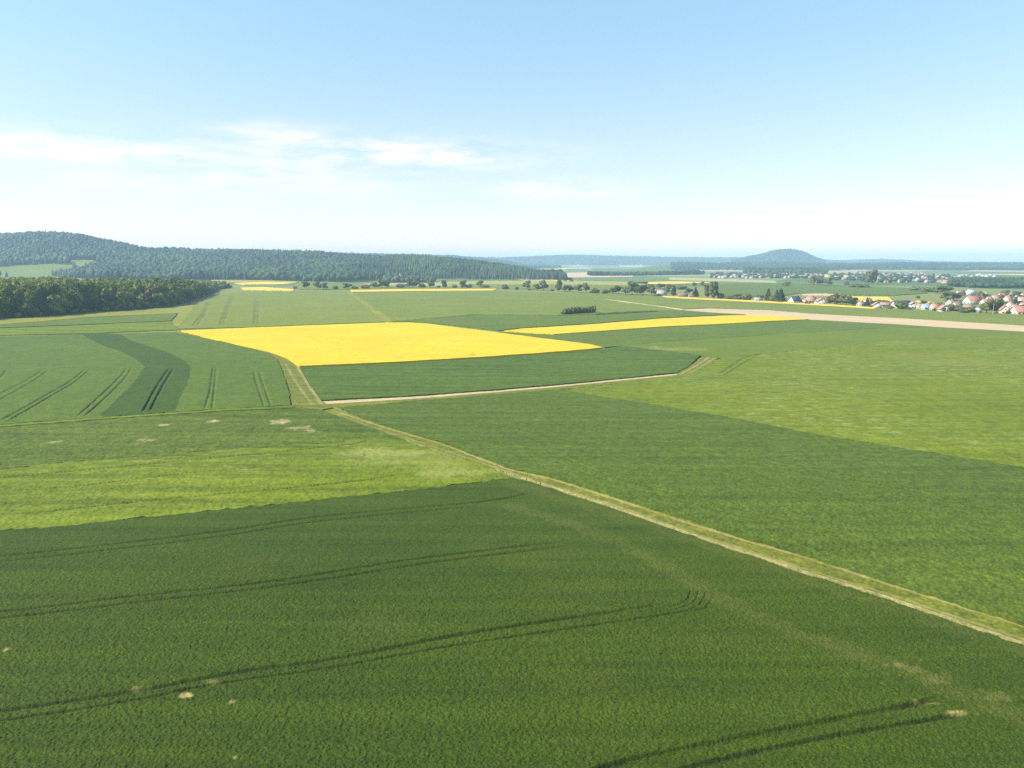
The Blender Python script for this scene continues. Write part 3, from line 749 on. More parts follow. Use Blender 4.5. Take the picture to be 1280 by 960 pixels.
# --- the dark wood at the left edge
wood_edge = [(-70, 407), (0, 400), (15, 398.5), (69, 396.5), (117, 391.5), (170, 388), (220, 384.5), (240, 379), (262, 371), (270, 366.5), (280, 361.5), (292, 360)]
we = GP(wood_edge); we[:7, 0] -= 11; we[7:9, 0] -= 9; we[9:, 0] -= 4
back = GP([(262, 357.4), (150, 356.5), (-70, 358)])
wood_poly = np.vstack([we, back, [[-900, 900]], [[-900, 470]]])
wx, wy, g = scatter(wood_poly, 9.0, 3)
vis = np.abs(wx / wy) < .84
wx, wy = wx[vis], wy[vis]
de = dline(we, wx, wy)
small = ss(880, 1080, wy)
wh = (g.uniform(20.5, 26.0, len(wx)) + 4.6 * (vnoise(wx, wy, 38., 8) * 2)) * (1 - .5 * small) * (0.66 + .34 * ss(0, 14, de)) + 3.0 * (1 - ss(540, 720, wy))
ww = g.uniform(11.0, 16.0, len(wx)) * (1 - .3 * small)
score = de + .10 * (wy - 500)
order = np.argsort(score)
WG = 'broadleaf trees of the dark wood'
WL = [('round', F_wood, 'dense broadleaf tree in the dark wood at the left edge'), ('tall', F_wood, 'narrow crowned broadleaf tree in the dark wood at the left edge'),
      ('round', F_fresh, 'lighter green broadleaf tree in the dark wood at the left edge'), ('round', F_brown, 'brownish broadleaf tree in the dark wood at the left edge')]
for i in order[:290]:
    k = g.random()
    fresh = wy[i] > 660 and wy[i] < 830 and k < .35
    kd = WL[2] if fresh else WL[3] if (k > .965 or (k > .8 and de[i] > 25 and wy[i] < 700)) else WL[1] if .55 < k < .68 else WL[0]
    tree(kd[0], kd[1], wx[i], wy[i], wh[i], ww[i], kd[2], WG, name='woodland_tree', lift=.07)
rest = order[290:]
def mass(name, idx, label):
    V, T, Q, n = [], [], [], 0
    base = [crown_arrays('round', 300 + k, 260, .10) for k in range(4)]
    for i in idx:
        v, t, q = base[i % 4]
        a = (i * 2.399) % 6.283; c, s = math.cos(a), math.sin(a)
        p = np.stack([(v[:, 0] * c - v[:, 1] * s) * ww[i] + wx[i], (v[:, 0] * s + v[:, 1] * c) * ww[i] + wy[i], v[:, 2] * wh[i] * .9 + wh[i] * .08 + float(terrain(wx[i], wy[i]))], 1)
        V.append(p); T.append(t + n); Q.append(q + n); n += len(p)
    me = mesh_np(name, np.vstack(V), quads=np.concatenate(Q), tris=np.concatenate(T), mats=(F_wood,))
    tag(link(name, me), label, 'wood', kind='stuff')
print('wood trees', len(order), 'rest', len(rest))
mass('woodland', rest, 'massed tree tops deeper inside the dark wood at the left')
# dark undergrowth along the wood edge
for k in range(44):
    t = k / 43. * (len(we) - 1); i = min(int(t), len(we) - 2); p = we[i] + (we[i + 1] - we[i]) * (t - i)
    tree('bush', F_wood, p[0] - random.uniform(0, 4), p[1] + random.uniform(-3, 3), random.uniform(3, 6), random.uniform(5, 8), 'low shrub under the front trees of the dark wood', 'shrubs along the edge of the dark wood', name='woodland_shrub')

# --- hedgerow trees and bushes
HG = 'trees and bushes along the far hedgerow'
B, O, L_, C = 'bush', 'round', 'tall', 'conifer'
HEDGE = [
    (B, F_hedge, 369, 361, 2.6, 3.5, 'tiny bush left of the first two hedgerow trees'),
    (O, F_brown, 382.5, 360.4, 7.5, 8.5, 'round reddish green tree at the left end of the hedgerow'),
    (O, F_brown, 397, 362, 8.5, 7.5, 'reddish tree touching a dark round tree in the left hedgerow'),
    (O, F_hedge, 404.5, 362.2, 7.5, 8.5, 'dark round tree touching the reddish hedgerow tree'),
    (B, F_hedge, 419, 361.8, 4.2, 5.5, 'small pointed bush standing alone in the left hedgerow'),
    (O, F_hedge, 434, 361.5, 6.5, 9.5, 'wide dark tree right of the lone pointed bush'),
    (B, F_hedge, 444, 361.6, 3.6, 6, 'low ragged bush right of the wide dark tree'),
    (B, F_brown, 458, 361, 4.4, 9, 'low brown bush left of the tall green clump'),
    (O, F_hedge, 468, 360.4, 6.2, 8, 'grey green tree at the left of the tall green clump'),
    (O, F_fresh, 478, 360.2, 9.5, 10, 'tallest light green tree of the left clump'),
    (O, F_hedge, 484, 360, 7, 7, 'dark tree at the right side of the left clump'),
    (B, F_brown, 500, 360, 4.6, 12, 'long reddish brown bush beside the yellow line'),
    (O, F_hedge, 512, 359.8, 7, 8.5, 'left tree of the clump right of the brown bush'),
    (O, F_hedge, 519.5, 359.8, 7.4, 8, 'middle tree of the clump right of the brown bush'),
    (B, F_hedge, 527, 359.8, 4.8, 7, 'dark bush ending the clump right of the brown bush'),
    (O, F_hedge, 538, 360, 8.4, 8.5, 'grey green tree with spreading base in mid hedgerow'),
    (B, F_hedge, 548, 360.2, 3.2, 3.6, 'very small bush between two mid hedgerow trees'),
    (L_, F_hedge, 555.5, 360, 7.6, 7, 'neat upright tree standing apart in mid hedgerow'),
    (B, F_hedge, 568, 360.2, 4, 6, 'pale low bush in mid hedgerow'),
    (L_, F_hedge, 578.5, 360.3, 7.6, 8.5, 'tall tree of a pair above the end of the yellow line'),
    (B, F_hedge, 586.5, 360.3, 5, 6, 'short dark partner of the pair above the yellow line'),
    (O, F_hedge, 600, 358.6, 6.8, 8, 'round tree standing slightly behind the hedgerow'),
    (B, F_brown, 606, 360, 3.2, 10, 'flat reddish bush under the round tree set behind'),
    (B, F_hedge, 631.5, 361.4, 5.2, 6.5, 'lone conical bush right of the yellow line'),
    (B, F_hedge, 646, 362.3, 3.8, 4.5, 'small square bush between lone bush and trunked tree'),
    (O, F_hedge, 658.5, 361.8, 9.4, 8.5, 'round crowned tree showing its trunk in mid hedgerow'),
    (B, F_hedge, 661.5, 363, 2.2, 2.6, 'tiny dark bush under the trunked round tree'),
    (O, F_fresh, 671.5, 363.4, 7.4, 9, 'yellowish bush tree left of a taller tree'),
    (O, F_hedge, 679.5, 363.4, 10.8, 9.5, 'tall ragged tree right of the yellowish bush tree'),
    (B, F_hedge, 690, 363.9, 2.4, 3.4, 'tiny bush between two tall hedgerow trees'),
    (L_, F_hedge, 698.5, 364.4, 11.2, 8.5, 'tall pointed tree beside two dark round trees'),
    (O, F_dark, 707, 364.8, 7.2, 6.6, 'left one of two dark round trees'),
    (O, F_dark, 712.8, 364.9, 6.8, 6.4, 'right one of two dark round trees'),
    (O, F_hedge, 723, 365.6, 8.6, 9, 'grey green tree with a reddish neighbour'),
    (O, F_brown, 732.5, 365.8, 10.2, 7.5, 'reddish topped tree in the right part of the hedgerow'),
    (B, F_fresh, 743, 366.4, 6, 8.5, 'light green bush right of the reddish topped tree'),
    (B, F_hedge, 757, 367.2, 4.4, 8.5, 'low bush in the hedgerow gap left of the big clump'),
    (O, F_hedge, 766, 367.2, 6.4, 8, 'smaller tree leading into the big clump'),
    (O, F_dark, 773, 367.6, 9, 9, 'dark tree at the left of the big clump'),
    (O, F_hedge, 782, 368.2, 9, 10, 'pale tree in the middle of the big clump'),
    (O, F_hedge, 790, 368.6, 14, 12, 'largest tree of the big clump above the farm path'),
    (O, F_fresh, 797, 368.8, 10, 9, 'light green tree right of the largest clump tree'),
    (O, F_dark, 803.5, 369, 10.5, 8.5, 'dark tree at the right of the big clump'),
    (O, F_fresh, 814, 369.2, 8.5, 11, 'yellow green tree left of the grey roofed farmhouse'),
    (L_, F_dark, 842, 371.2, 9.5, 6, 'narrow dark tree right of the grey roofed farmhouse'),
    (C, F_dark, 869, 372, 10, 8, 'dark cone shaped conifer over the long brown shed'),
    (L_, F_hedge, 883, 373, 13.2, 6, 'slim upright tree beside the broad tall tree'),
    (L_, F_hedge, 891.5, 373.6, 15.5, 12, 'broad tall tree right of the slim upright tree'),
    (B, F_dark, 899.5, 373.8, 6, 5, 'dark bush just right of the broad tall tree'),
    (C, F_dark, 904, 374, 6, 3.6, 'tiny pointed conifer right of the broad tall tree'),
    (B, F_hedge, 912, 374.6, 3.4, 11, 'long low bush between pointed conifer and dark bush'),
    (B, F_hedge, 933, 375.6, 7, 9.5, 'rounded dark bush left of the low garden house'),
    (B, F_brown, 923, 375, 4, 8, 'brownish bush left of the rounded dark bush'),
    (C, F_dark, 960, 377.2, 12.5, 8, 'pointed conifer right of the low garden house'),
    (B, F_hedge, 966, 377.6, 7, 7, 'bush between the conifers by the navy roofed house'),
    (C, F_dark, 970.5, 377.8, 11.5, 7, 'middle conifer of three by the navy roofed house'),
    (C, F_dark, 975.5, 378.2, 13.5, 10, 'tallest conifer beside the navy roofed house'),
    (O, F_hedge, 1037, 381, 8, 7, 'tree touching the white gabled house'),
    (O, F_brown, 1043, 381.2, 11, 10, 'brownish tree in the clump right of the white gabled house'),
    (O, F_hedge, 1050.5, 381.4, 10, 10, 'pale green tree in the clump right of the white gabled house'),
    (O, F_hedge, 1058, 381.8, 9.4, 9, 'rounded tree near the right end of that clump by the white gabled house'),
    (O, F_dark, 1065.5, 382.2, 8, 9, 'dark tree ending the clump left of the little red house'),
    (C, F_dark, 1083.5, 383.4, 8.6, 5.5, 'lone dark conifer right of the little red house'),
    (B, F_hedge, 1103, 379.6, 4, 12, 'low bush behind the low white barn'),
    (B, F_fresh, 1127, 386.4, 6.8, 13, 'rounded bush in front of the solar roofed barn'),
    (B, F_hedge, 1188, 388.6, 6.4, 9, 'dark bush right of the white gable with a dark window'),
    (B, F_hedge, 1197, 389, 5.4, 9, 'second bush right of the white gable with a dark window'),
    (B, F_fresh, 1212, 390.4, 4.2, 11, 'low olive bush beside the lilac shed'),
    (O, F_fresh, 1233, 391.6, 11.5, 11, 'big olive tree right of the lilac shed'),
    (O, F_hedge, 1245, 391.4, 12.4, 11, 'big dark tree beside the white pole'),
    (B, F_dark, 1257, 392.2, 4, 7, 'dark bush before the cream gabled house'),
    (B, F_dark, 1264.5, 393, 6.2, 7.5, 'dark bush between the cream gable and the red roof'),
    (O, F_hedge, 1192, 376.4, 8, 11, 'grey green tree in front of the brown roofed house'),
    (O, F_hedge, 1184, 375.4, 8.6, 11, 'grey green tree left of the brown roofed house'),
    (O, F_fresh, 1172, 366.4, 6.2, 11, 'light green tree in the hedge before the far village'),
    (O, F_fresh, 1182, 367, 7.4, 11, 'bright green tree at the end of the hedge before the far village'),
    (B, F_hedge, 1160, 364.8, 4.4, 13, 'long bush in the hedge before the far village'),
    (B, F_hedge, 1147, 363.4, 4.4, 13, 'left bush of the hedge before the far village'),
    (B, F_dark, 1148, 373, 2.6, 3, 'tiny dark bush alone in the green field'),
    (O, F_dark, 1237, 373, 3.6, 4.6, 'small round garden tree among the red roofs'),
    (B, F_dark, 1272, 370.4, 4.4, 8, 'dark bush behind the red roofs at the right edge'),
    (O, F_hedge, 868, 358.2, 4.4, 5, 'small tree set behind the long brown shed'),
    (O, F_hedge, 877.5, 358, 5.2, 5, 'second small tree set behind the long brown shed'),
    (O, F_hedge, 890, 356, 3.4, 4, 'tiny tree far behind the broad tall tree'),
    (O, F_hedge, 826, 360.6, 5, 11, 'olive tree behind the grey roofed farmhouse'),
    (O, F_fresh, 838, 361, 4.6, 11, 'yellowish tree behind the grey roofed farmhouse'),
    (B, F_fresh, 852, 361.6, 4.4, 12, 'yellowish bush behind the long brown shed'),
    (B, F_hedge, 810, 360.2, 4.4, 12, 'olive bush behind the big clump'),
    (O, F_hedge, 983, 358, 4.6, 9, 'dark tree on the near edge of the far village'),
    (O, F_hedge, 1017, 356.4, 9, 9, 'left tree of the grove in the gap of the far village'),
    (O, F_hedge, 1024.5, 357, 9, 10, 'middle tree of the grove in the gap of the far village'),
    (O, F_hedge, 1034.5, 357.4, 7.8, 8, 'right tree of the grove in the gap of the far village'),
    (B, F_hedge, 1058, 356.2, 4, 4, 'small dot of a tree in the field before the far village'),
    (B, F_hedge, 1068, 359.4, 4, 10, 'left bush of the low row before the far village'),
    (B, F_hedge, 1079, 359.8, 3.6, 11, 'right bush of the low row before the far village'),
    (L_, F_hedge, 1086, 355.6, 12, 8, 'tall left tree splitting the far village'),
    (L_, F_hedge, 1091.5, 355.6, 13, 8, 'tall right tree splitting the far village'),
    (O, F_hedge, 1219, 374.6, 4.5, 5, 'small tree behind the ridge of the long red roof'),
    (B, F_hedge, 1205, 391.6, 4.0, 7, 'dark green bush left of the lilac shed at the field edge'),
    (B, F_hedge, 1171, 389.0, 3.0, 6, 'low garden bush left of the white gable with one dark window'),
    (O, F_hedge, 1154, 381.4, 4.5, 6, 'tree behind the house with a blue grey roof'),
    (O, F_fresh, 1249, 380.8, 5.5, 6, 'light green garden tree among the orange roofs'),
    (O, F_hedge, 1266, 381.4, 5.5, 6, 'dark garden tree among the orange roofs'),
    (O, F_hedge, 1256, 369.8, 5, 7, 'tree behind the back row of roofs'),
    (B, F_brown, 1009, 380.6, 2.6, 5, 'reddish garden bush before the orange roofed house'),
    (B, F_hedge, 1113, 386.2, 3.4, 6, 'garden bush between white barn and solar barn'),
    (B, F_hedge, 1090, 385.0, 3.0, 6, 'garden bush left of the low white barn'),
    (B, F_hedge, 921, 371.0, 3.2, 9, 'hedge piece behind the brownish bush'),
    (B, F_hedge, 948, 372.6, 3.2, 10, 'hedge piece behind the low garden house'),
    (B, F_fresh, 822, 370.0, 3.0, 6, 'little bush hiding the white farmhouse gable'),
    (O, F_hedge, 861, 367.8, 6.5, 8, 'grey green tree behind the long brown shed'),
    (O, F_hedge, 834, 366.6, 7, 8, 'tree right behind the grey roofed farmhouse'),
    (O, F_hill, 708, 352.4, 6.4, 7, 'round tree at the right tip of the wooded hill'),
    (O, F_hill, 713, 352.2, 4.4, 6, 'small tree at the right tip of the wooded hill'),
    (O, F_hill, 397, 350.8, 6.4, 8, 'pale round tree before the forest edge above the reddish tree'),
]
for (k, f, px, by, hp, wp, lb) in HEDGE:
    tree_px(k, f, px, by, hp, wp, lb, HG if by > 359.5 or px < 620 else 'trees around the far village')

# garden trees and shrubs among the houses at the right edge
gv = np.random.default_rng(77)
for k in range(34):
    px = gv.uniform(1186, 1290); by = gv.uniform(371, 391.5)
    kd = [('round', F_hedge), ('round', F_dark), ('bush', F_hedge), ('tall', F_hedge)][gv.integers(4)]
    tree_px(kd[0], kd[1], px, by, gv.uniform(3.0, 5.6), gv.uniform(3.6, 6.0), 'small green garden %s between the houses at the right edge' % ('bush' if kd[0] == 'bush' else 'tree'), 'garden trees between the houses at the right edge', name='garden_bush' if kd[0] == 'bush' else 'garden_tree')
for k in range(16):
    px = gv.uniform(986, 1186); by = 379.6 + (px - 986) * .045 + gv.uniform(-3.5, -1.5)
    tree_px('round', F_hedge, px, by, gv.uniform(3.4, 5.8), gv.uniform(4, 6.4), 'small green garden tree behind the front row of village houses', 'garden trees behind the front row of houses', name='garden_tree')
# field hedge standing alone
def hedge():
    x0, y0 = G(704, 393.4); x1, y1 = G(744, 391.0)
    d = math.hypot(x0, y0); r = empty('field_hedge', ((x0 + x1) / 2, (y0 + y1) / 2, float(terrain((x0 + x1) / 2, (y0 + y1) / 2))), math.atan2(y1 - y0, x1 - x0))
    tag(r, 'dark clipped looking hedge standing alone in the pale field', 'hedge')
    ln = math.hypot(x1 - x0, y1 - y0)
    V, T, Q, n = [], [], [], 0
    g = np.random.default_rng(4)
    for k in range(13):
        v, t, q = crown_arrays('bush', 700 + k, 300, .09)
        s = g.uniform(4.4, 5.6); hgt = g.uniform(5.4, 6.6) + (1.3 if k > 9 else 0)
        V.append(v * np.array([s, s * 1.1, hgt]) + np.array([-ln / 2 + 1.5 + (ln - 3) * k / 12, g.uniform(-.6, .6), -.1])); T.append(t + n); Q.append(q + n); n += len(v)
    link('foliage', mesh_np('foliage', np.vstack(V), quads=np.concatenate(Q), tris=np.concatenate(T), mats=(F_hedge,)), r)
hedge()

# ------------------------------------------------------------------ forests on the hills
def bearing_poly(cols, near, far):
    """area between two distances over a range of bearings"""
    a = [((c - 640) / FOC * math.cos(PITCH) * d, d) for c, d in zip(cols, near)]
    b = [((c - 640) / FOC * math.cos(PITCH) * d, d) for c, d in zip(cols, far)]
    return np.array(a + b[::-1])

def forest(name, poly, step, hr, wr, conif, label, seed, mat=F_hill, holes=(), sub=ICO2):
    X, Y, g = scatter(poly, step, seed)
    k = np.ones(len(X), bool)
    for hpoly in holes: k &= ~inside(np.asarray(hpoly), X, Y)
    X, Y = X[k], Y[k]
    Z = terrain(X, Y)
    con = (vnoise(X, Y, 170., seed) + .5 + .25 * (g.random(len(X)) - .5)) < conif
    h = g.uniform(*hr, len(X)) * np.where(con, 1.12, 1); w = g.uniform(*wr, len(X)) * np.where(con, .8, 1)
    h = h * (1 + .5 * vnoise(X, Y, 120., seed + 5))
    print(name, len(X))
    return forest_mesh(name, np.stack([X, Y, Z], 1), h, w, con.astype(int), mat, label, 'forest', sub)

cl = [-120, 0, 60, 125, 190, 250, 320, 400, 440, 475]
clearing = bearing_poly([-150, 20, 60, 90], [1900, 1950, 2000, 2050], [2110, 2190, 2210, 2200])
clearing2 = bearing_poly([84, 100, 122], [2120, 2120, 2150], [2250, 2270, 2240])
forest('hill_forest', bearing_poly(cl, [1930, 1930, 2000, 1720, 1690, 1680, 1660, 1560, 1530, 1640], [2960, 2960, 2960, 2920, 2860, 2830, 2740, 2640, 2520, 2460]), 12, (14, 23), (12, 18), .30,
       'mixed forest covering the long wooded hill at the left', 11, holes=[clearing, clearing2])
forest('spur_forest', bearing_poly([470, 500, 540, 600, 650, 690, 707], [1700, 1720, 1720, 1700, 1690, 1690, 1700], [2480, 2470, 2420, 2300, 2190, 2040, 1900]), 11.5, (13, 21), (10, 15), .5,
       'dark forest on the low spur left of the valley', 12)
cone = bearing_poly([915, 950, 986, 1015, 1030], [5200, 5050, 5050, 5050, 5200], [6100, 6200, 6300, 6200, 6000])
forest('cone_forest', cone, 22, (14, 20), (20, 28), .1, 'forest covering the lone cone shaped hill', 13, sub=ICO1)
ridge = bearing_poly([260, 400, 530, 650, 700], [4450, 4450, 4450, 4450, 4450], [5600] * 5)
forest('ridge_forest', ridge, 26, (13, 19), (24, 32), .1, 'hazy forest on the ridge behind the wooded hill', 14, sub=ICO1)
far_r = bearing_poly([520, 700, 860, 1000, 1150, 1330], [6600, 6550, 6600, 6700, 6700, 6700], [8000] * 6)
forest('far_ridge_forest', far_r, 42, (14, 20), (38, 52), .1, 'pale blue forest along the farthest ridge', 15, sub=ICO1)
low = bearing_poly([840, 900, 960, 1040, 1150, 1300], [3350, 3380, 3350, 3400, 3380, 3380], [4100] * 6)
forest('valley_forest', low, 19, (13, 19), (17, 23), .4, 'bluish forest band behind the far village', 16, sub=ICO1)
forest('village_forest', bearing_poly([930, 960, 1000, 1035], [2450, 2420, 2420, 2450], [2620, 2700, 2700, 2600]), 11, (14, 20), (10, 14), .6, 'dark tree belt directly behind the left part of the far village', 17)
forest('right_forest', bearing_poly([1190, 1215, 1250, 1300], [1260, 1200, 1180, 1180], [1420, 1500, 1520, 1520]), 9, (8, 12), (8, 11), .4, 'teal forest strip behind the houses at the right edge', 18)
forest('valley_copse', bearing_poly([736, 770, 800, 850, 880], [2150, 2150, 2200, 2300, 2350], [2230, 2230, 2290, 2420, 2480]), 10, (9, 15), (9, 13), .3, 'tree belt crossing the far valley', 19)
forest('hamlet_copse', bearing_poly([480, 510, 545], [1480, 1470, 1500], [1590, 1600, 1590]), 9.5, (8, 13), (8, 11), .2, 'trees around the little hamlet below the wooded spur', 20)
forest('village_gardens', bearing_poly([890, 960, 1030], [1850, 1800, 1800], [2350, 2380, 2350]), 34, (6, 10), (8, 12), .1, 'garden trees scattered between the houses of the far village', 21)
forest('village_gardens', bearing_poly([1035, 1100, 1200], [1700, 1450, 1450], [2150, 2250, 2000]), 32, (6, 10), (8, 12), .1, 'garden trees scattered in the right part of the far village', 22)

# ------------------------------------------------------------------ houses
W_white = plain_mat('white_render', (.56, .54, .50), .8, .05)
W_cream = plain_mat('cream_render', (.58, .50, .38), .8, .06)
W_pink = plain_mat('pink_render', (.66, .48, .42), .8, .06)
W_wood = plain_mat('brown_boards', (.24, .16, .11), .85, .25)
W_lilac = plain_mat('lilac_boards', (.55, .50, .62), .7, .05)
W_grey = plain_mat('grey_render', (.48, .46, .44), .8, .08)
R_red = plain_mat('red_tiles', (.33, .15, .11), .8, .18, .8)
R_orange = plain_mat('orange_tiles', (.37, .20, .14), .8, .18, .8)
R_pinkish = plain_mat('faded_tiles', (.32, .20, .17), .8, .15, .8)
R_navy = plain_mat('dark_slate', (.035, .055, .095), .5, .2, .8)
R_solar = plain_mat('solar_panels', (.05, .055, .09), .25, .2, .6, .5)
R_brown = plain_mat('brown_tiles', (.20, .14, .12), .8, .2, .8)
R_grey = plain_mat('grey_tiles', (.34, .29, .29), .8, .15, .8)
R_blue = plain_mat('blue_sheet', (.20, .30, .45), .5, .1, .8)
R_white = plain_mat('pale_sheet', (.52, .49, .49), .6, .06, .8)
GLASS = plain_mat('window_glass', (.04, .05, .06), .15, .1, 1, .5)
DOOR = plain_mat('door_wood', (.16, .10, .07), .6, .15)

def prism(w, d, h, rh):
    """gabled block, ridge along x"""
    a, b = w / 2, d / 2
    V = [(-a, -b, -.6), (a, -b, -.6), (a, b, -.6), (-a, b, -.6), (-a, -b, h), (a, -b, h), (a, b, h), (-a, b, h), (-a, 0, h + rh), (a, 0, h + rh)]
    Q = [(0, 1, 5, 4), (2, 3, 7, 6), (0, 3, 2, 1), (4, 5, 9, 8), (6, 7, 8, 9), (1, 2, 6, 5), (3, 0, 4, 7)]
    T = [(5, 6, 9), (7, 4, 8)]
    return V, Q, T

def roof_slabs(w, d, h, rh, ov=.5, th=.28):
    a, b = w / 2 + ov, d / 2
    sl = rh / b
    e = b + ov; ze = h - sl * ov
    V = []
    for x in (-a, a):
        V += [(x, -e, ze + .05), (x, 0, h + rh + .05), (x, e, ze + .05), (x, e, ze + .05 + th), (x, 0, h + rh + .05 + th), (x, -e, ze + .05 + th)]
    Q = [(0, 1, 4, 5), (1, 2, 3, 4), (11, 10, 7, 6), (10, 9, 8, 7), (5, 4, 10, 11), (4, 3, 9, 10), (0, 6, 7, 1), (1, 7, 8, 2), (0, 5, 11, 6), (2, 8, 9, 3)]
    return V, Q

def box(V, Q, x0, x1, y0, y1, z0, z1):
    b = len(V)
    V += [(x0, y0, z0), (x1, y0, z0), (x1, y1, z0), (x0, y1, z0), (x0, y0, z1), (x1, y0, z1), (x1, y1, z1), (x0, y1, z1)]
    Q += [(b, b + 3, b + 2, b + 1), (b + 4, b + 5, b + 6, b + 7), (b, b + 1, b + 5, b + 4), (b + 1, b + 2, b + 6, b + 5), (b + 2, b + 3, b + 7, b + 6), (b + 3, b, b + 4, b + 7)]

def boxobj(name, parent, mat, *dims):
    V, Q = [], []; box(V, Q, *dims)
    return link(name, mesh_np(name, V, quads=Q, mats=(mat,)), parent)

HOUSES = 'houses along the near village edge'
def house(px, by, w, d, h, rh, rot, wall, roof, label, name='house', cat='house', win=True, chim=True, group=HOUSES, bigwin=False):
    x, y = G(px, by)
    w, d, h, rh = w * .9, d * .88, h * .9, rh * .88
    r = empty(name, (x, y, float(terrain(x, y))), R(rot))
    tag(r, label, cat, group)
    V, Q, T = prism(w, d, h, rh); link('wall', mesh_np('wall', V, quads=Q, tris=T, mats=(wall,)), r)
    V, Q = roof_slabs(w, d, h, rh); rf = link('roof', mesh_np('roof', V, quads=Q, mats=(roof,)), r)
    if chim: boxobj('chimney', rf, R_brown, w * .2, w * .2 + .8, -.4, .4, h + rh * .6, h + rh + 1.3)
    a, b = w / 2, d / 2
    def window(face, u, z, ww=1.3, wh=1.4):
        dims = {'S': (u - ww / 2, u + ww / 2, -b - .06, -b + .02, z, z + wh), 'W': (-a - .06, -a + .02, u - ww / 2, u + ww / 2, z, z + wh), 'E': (a - .02, a + .06, u - ww / 2, u + ww / 2, z, z + wh)}[face]
        o = boxobj('window', r, W_white, *dims)
        k = .12
        if face == 'S': pd = (dims[0] + k, dims[1] - k, dims[2] - .04, dims[3], dims[4] + k, dims[5] - k)
        elif face == 'W': pd = (dims[0] - .04, dims[1], dims[2] + k, dims[3] - k, dims[4] + k, dims[5] - k)
        else: pd = (dims[0], dims[1] + .04, dims[2] + k, dims[3] - k, dims[4] + k, dims[5] - k)
        boxobj('pane', o, GLASS, *pd)
    if win:
        n = max(2, int(w / 3.2))
        for k in range(n):
            u = -a + w * (k + .5) / n
            if k != n // 2: window('S', u, 1.0 if h < 4 else 1.0)
            if h > 4.4: window('S', u, 3.4, 1.2, 1.2)
        boxobj('door', r, DOOR, -a + w * (n // 2 + .5) / n - .5, -a + w * (n // 2 + .5) / n + .5, -b - .05, -b + .02, 0.02, 2.05)
        for f in 'WE':
            for u in (-d * .22, d * .22): window(f, u, 1.0)
            window(f, 0, h + .2, 1.1, 1.2)
            if bigwin: window(f, d * .1, 1.2, 3.0, 2.6)
    return r

# near village, left to right  (rot: 0 = roof slope to the camera, 90 = gable to the camera)
house(827, 369.6, 13, 8, 3.2, 4.2, 14, W_white, R_grey, 'grey roofed farmhouse with white gable beside the hedgerow', name='farmhouse')
house(853, 371.4, 13, 7, 2.2, 2.6, 6, W_wood, R_brown, 'long low brown shed under the dark conifer', name='shed', cat='shed', win=False, chim=False)
house(864, 372.0, 8, 6, 2.2, 2.2, -8, W_pink, R_brown, 'small pinkish shed at the end of the brown shed', name='shed', cat='shed', win=False, chim=False)
house(947, 376.6, 9, 6, 2.2, 2.4, 8, W_cream, R_grey, 'low grey roofed garden house between bush and conifer', name='garden_house')
house(993, 379.4, 12.5, 8.5, 3.4, 5.2, 27, W_white, R_navy, 'white gabled house with dark navy roof')
house(1005, 379.2, 7, 6, 4.0, 3.2, 62, W_pink, R_pinkish, 'narrow pinkish house between navy roof and orange roof')
house(1013, 379.2, 10, 8, 3.4, 4.6, 5, W_white, R_orange, 'orange roofed house left of the wide white gable')
house(1025.5, 381.0, 11, 11.5, 4.0, 3.9, 82, W_white, R_pinkish, 'wide white gabled house facing the fields', bigwin=False)
house(1076, 382.8, 7.5, 6, 2.6, 2.8, 30, W_white, R_red, 'little red roofed house left of the lone conifer')
house(1095, 385.0, 9, 9.5, 2.8, 3.2, 74, W_white, R_pinkish, 'low white barn with a broad gable', name='barn', cat='barn', win=False, chim=False)
house(1107, 384.2, 13, 7, 3.0, 2.2, 4, W_pink, R_pinkish, 'low pinkish annex joining the white barn and the solar barn', name='annex', cat='barn', chim=False)
house(1126, 385.2, 17.5, 11, 3.2, 4.8, 3, W_grey, R_solar, 'large barn with a dark solar panel roof', name='solar_barn', cat='barn', win=False, chim=False)
house(1140.5, 386.2, 8, 6.4, 5.0, 2.4, 76, W_white, R_grey, 'tall white house right of the solar barn')
house(1149, 386.6, 6, 6, 3.4, 2.4, 12, W_cream, R_orange, 'small cream house between tall white house and blue roof', chim=False)
house(1158, 387.2, 10, 7, 2.6, 3.2, 4, W_white, R_blue, 'house with a blue grey roof and pale walls')
house(1168, 387.8, 7.5, 7, 3.0, 3.6, 8, W_cream, R_orange, 'orange roofed house between blue roof and white gable')
house(1178.5, 390.0, 9, 8.6, 3.0, 4.0, 80, W_white, R_orange, 'white gable with one dark window', bigwin=True)
house(1200, 370.0, 11, 8, 3.6, 4.2, 8, W_cream, R_brown, 'brown roofed house behind the grey green trees')
house(1213, 368.6, 17, 9, 4.2, 3.2, 30, W_white, R_white, 'large white building behind the long red roof')
house(1230, 369.4, 9, 7, 3.2, 2.8, 60, W_white, R_white, 'small white house right of the large white building')
house(1216, 380.4, 20, 10, 4.4, 5.0, 17, W_white, R_red, 'long red roofed house with a bright white gable')
house(1232, 381.4, 10, 8, 3.4, 3.4, 10, W_pink, R_red, 'deep red roof joined to the long red roofed house')
house(1210, 386.6, 12, 6, 2.4, 1.6, 3, W_grey, R_pinkish, 'low grey outbuilding in front of the long red roofed house', name='outbuilding', cat='shed', chim=False)
house(1222, 390.6, 6, 5, 2.4, 1.8, 20, W_lilac, R_white, 'small lilac shed with a pale roof', name='shed', cat='shed', win=False, chim=False)
house(1244, 376.4, 11, 8, 3.4, 3.6, 14, W_cream, R_pinkish, 'faded red roof behind the small round garden tree')
house(1259, 378.6, 10, 8, 4.0, 4.4, 30, W_cream, R_orange, 'cream house with orange roof behind the cream gable')
house(1270, 377.4, 9, 8, 4.2, 3.4, 70, W_cream, R_grey, 'tall cream gable at the back near the right edge')
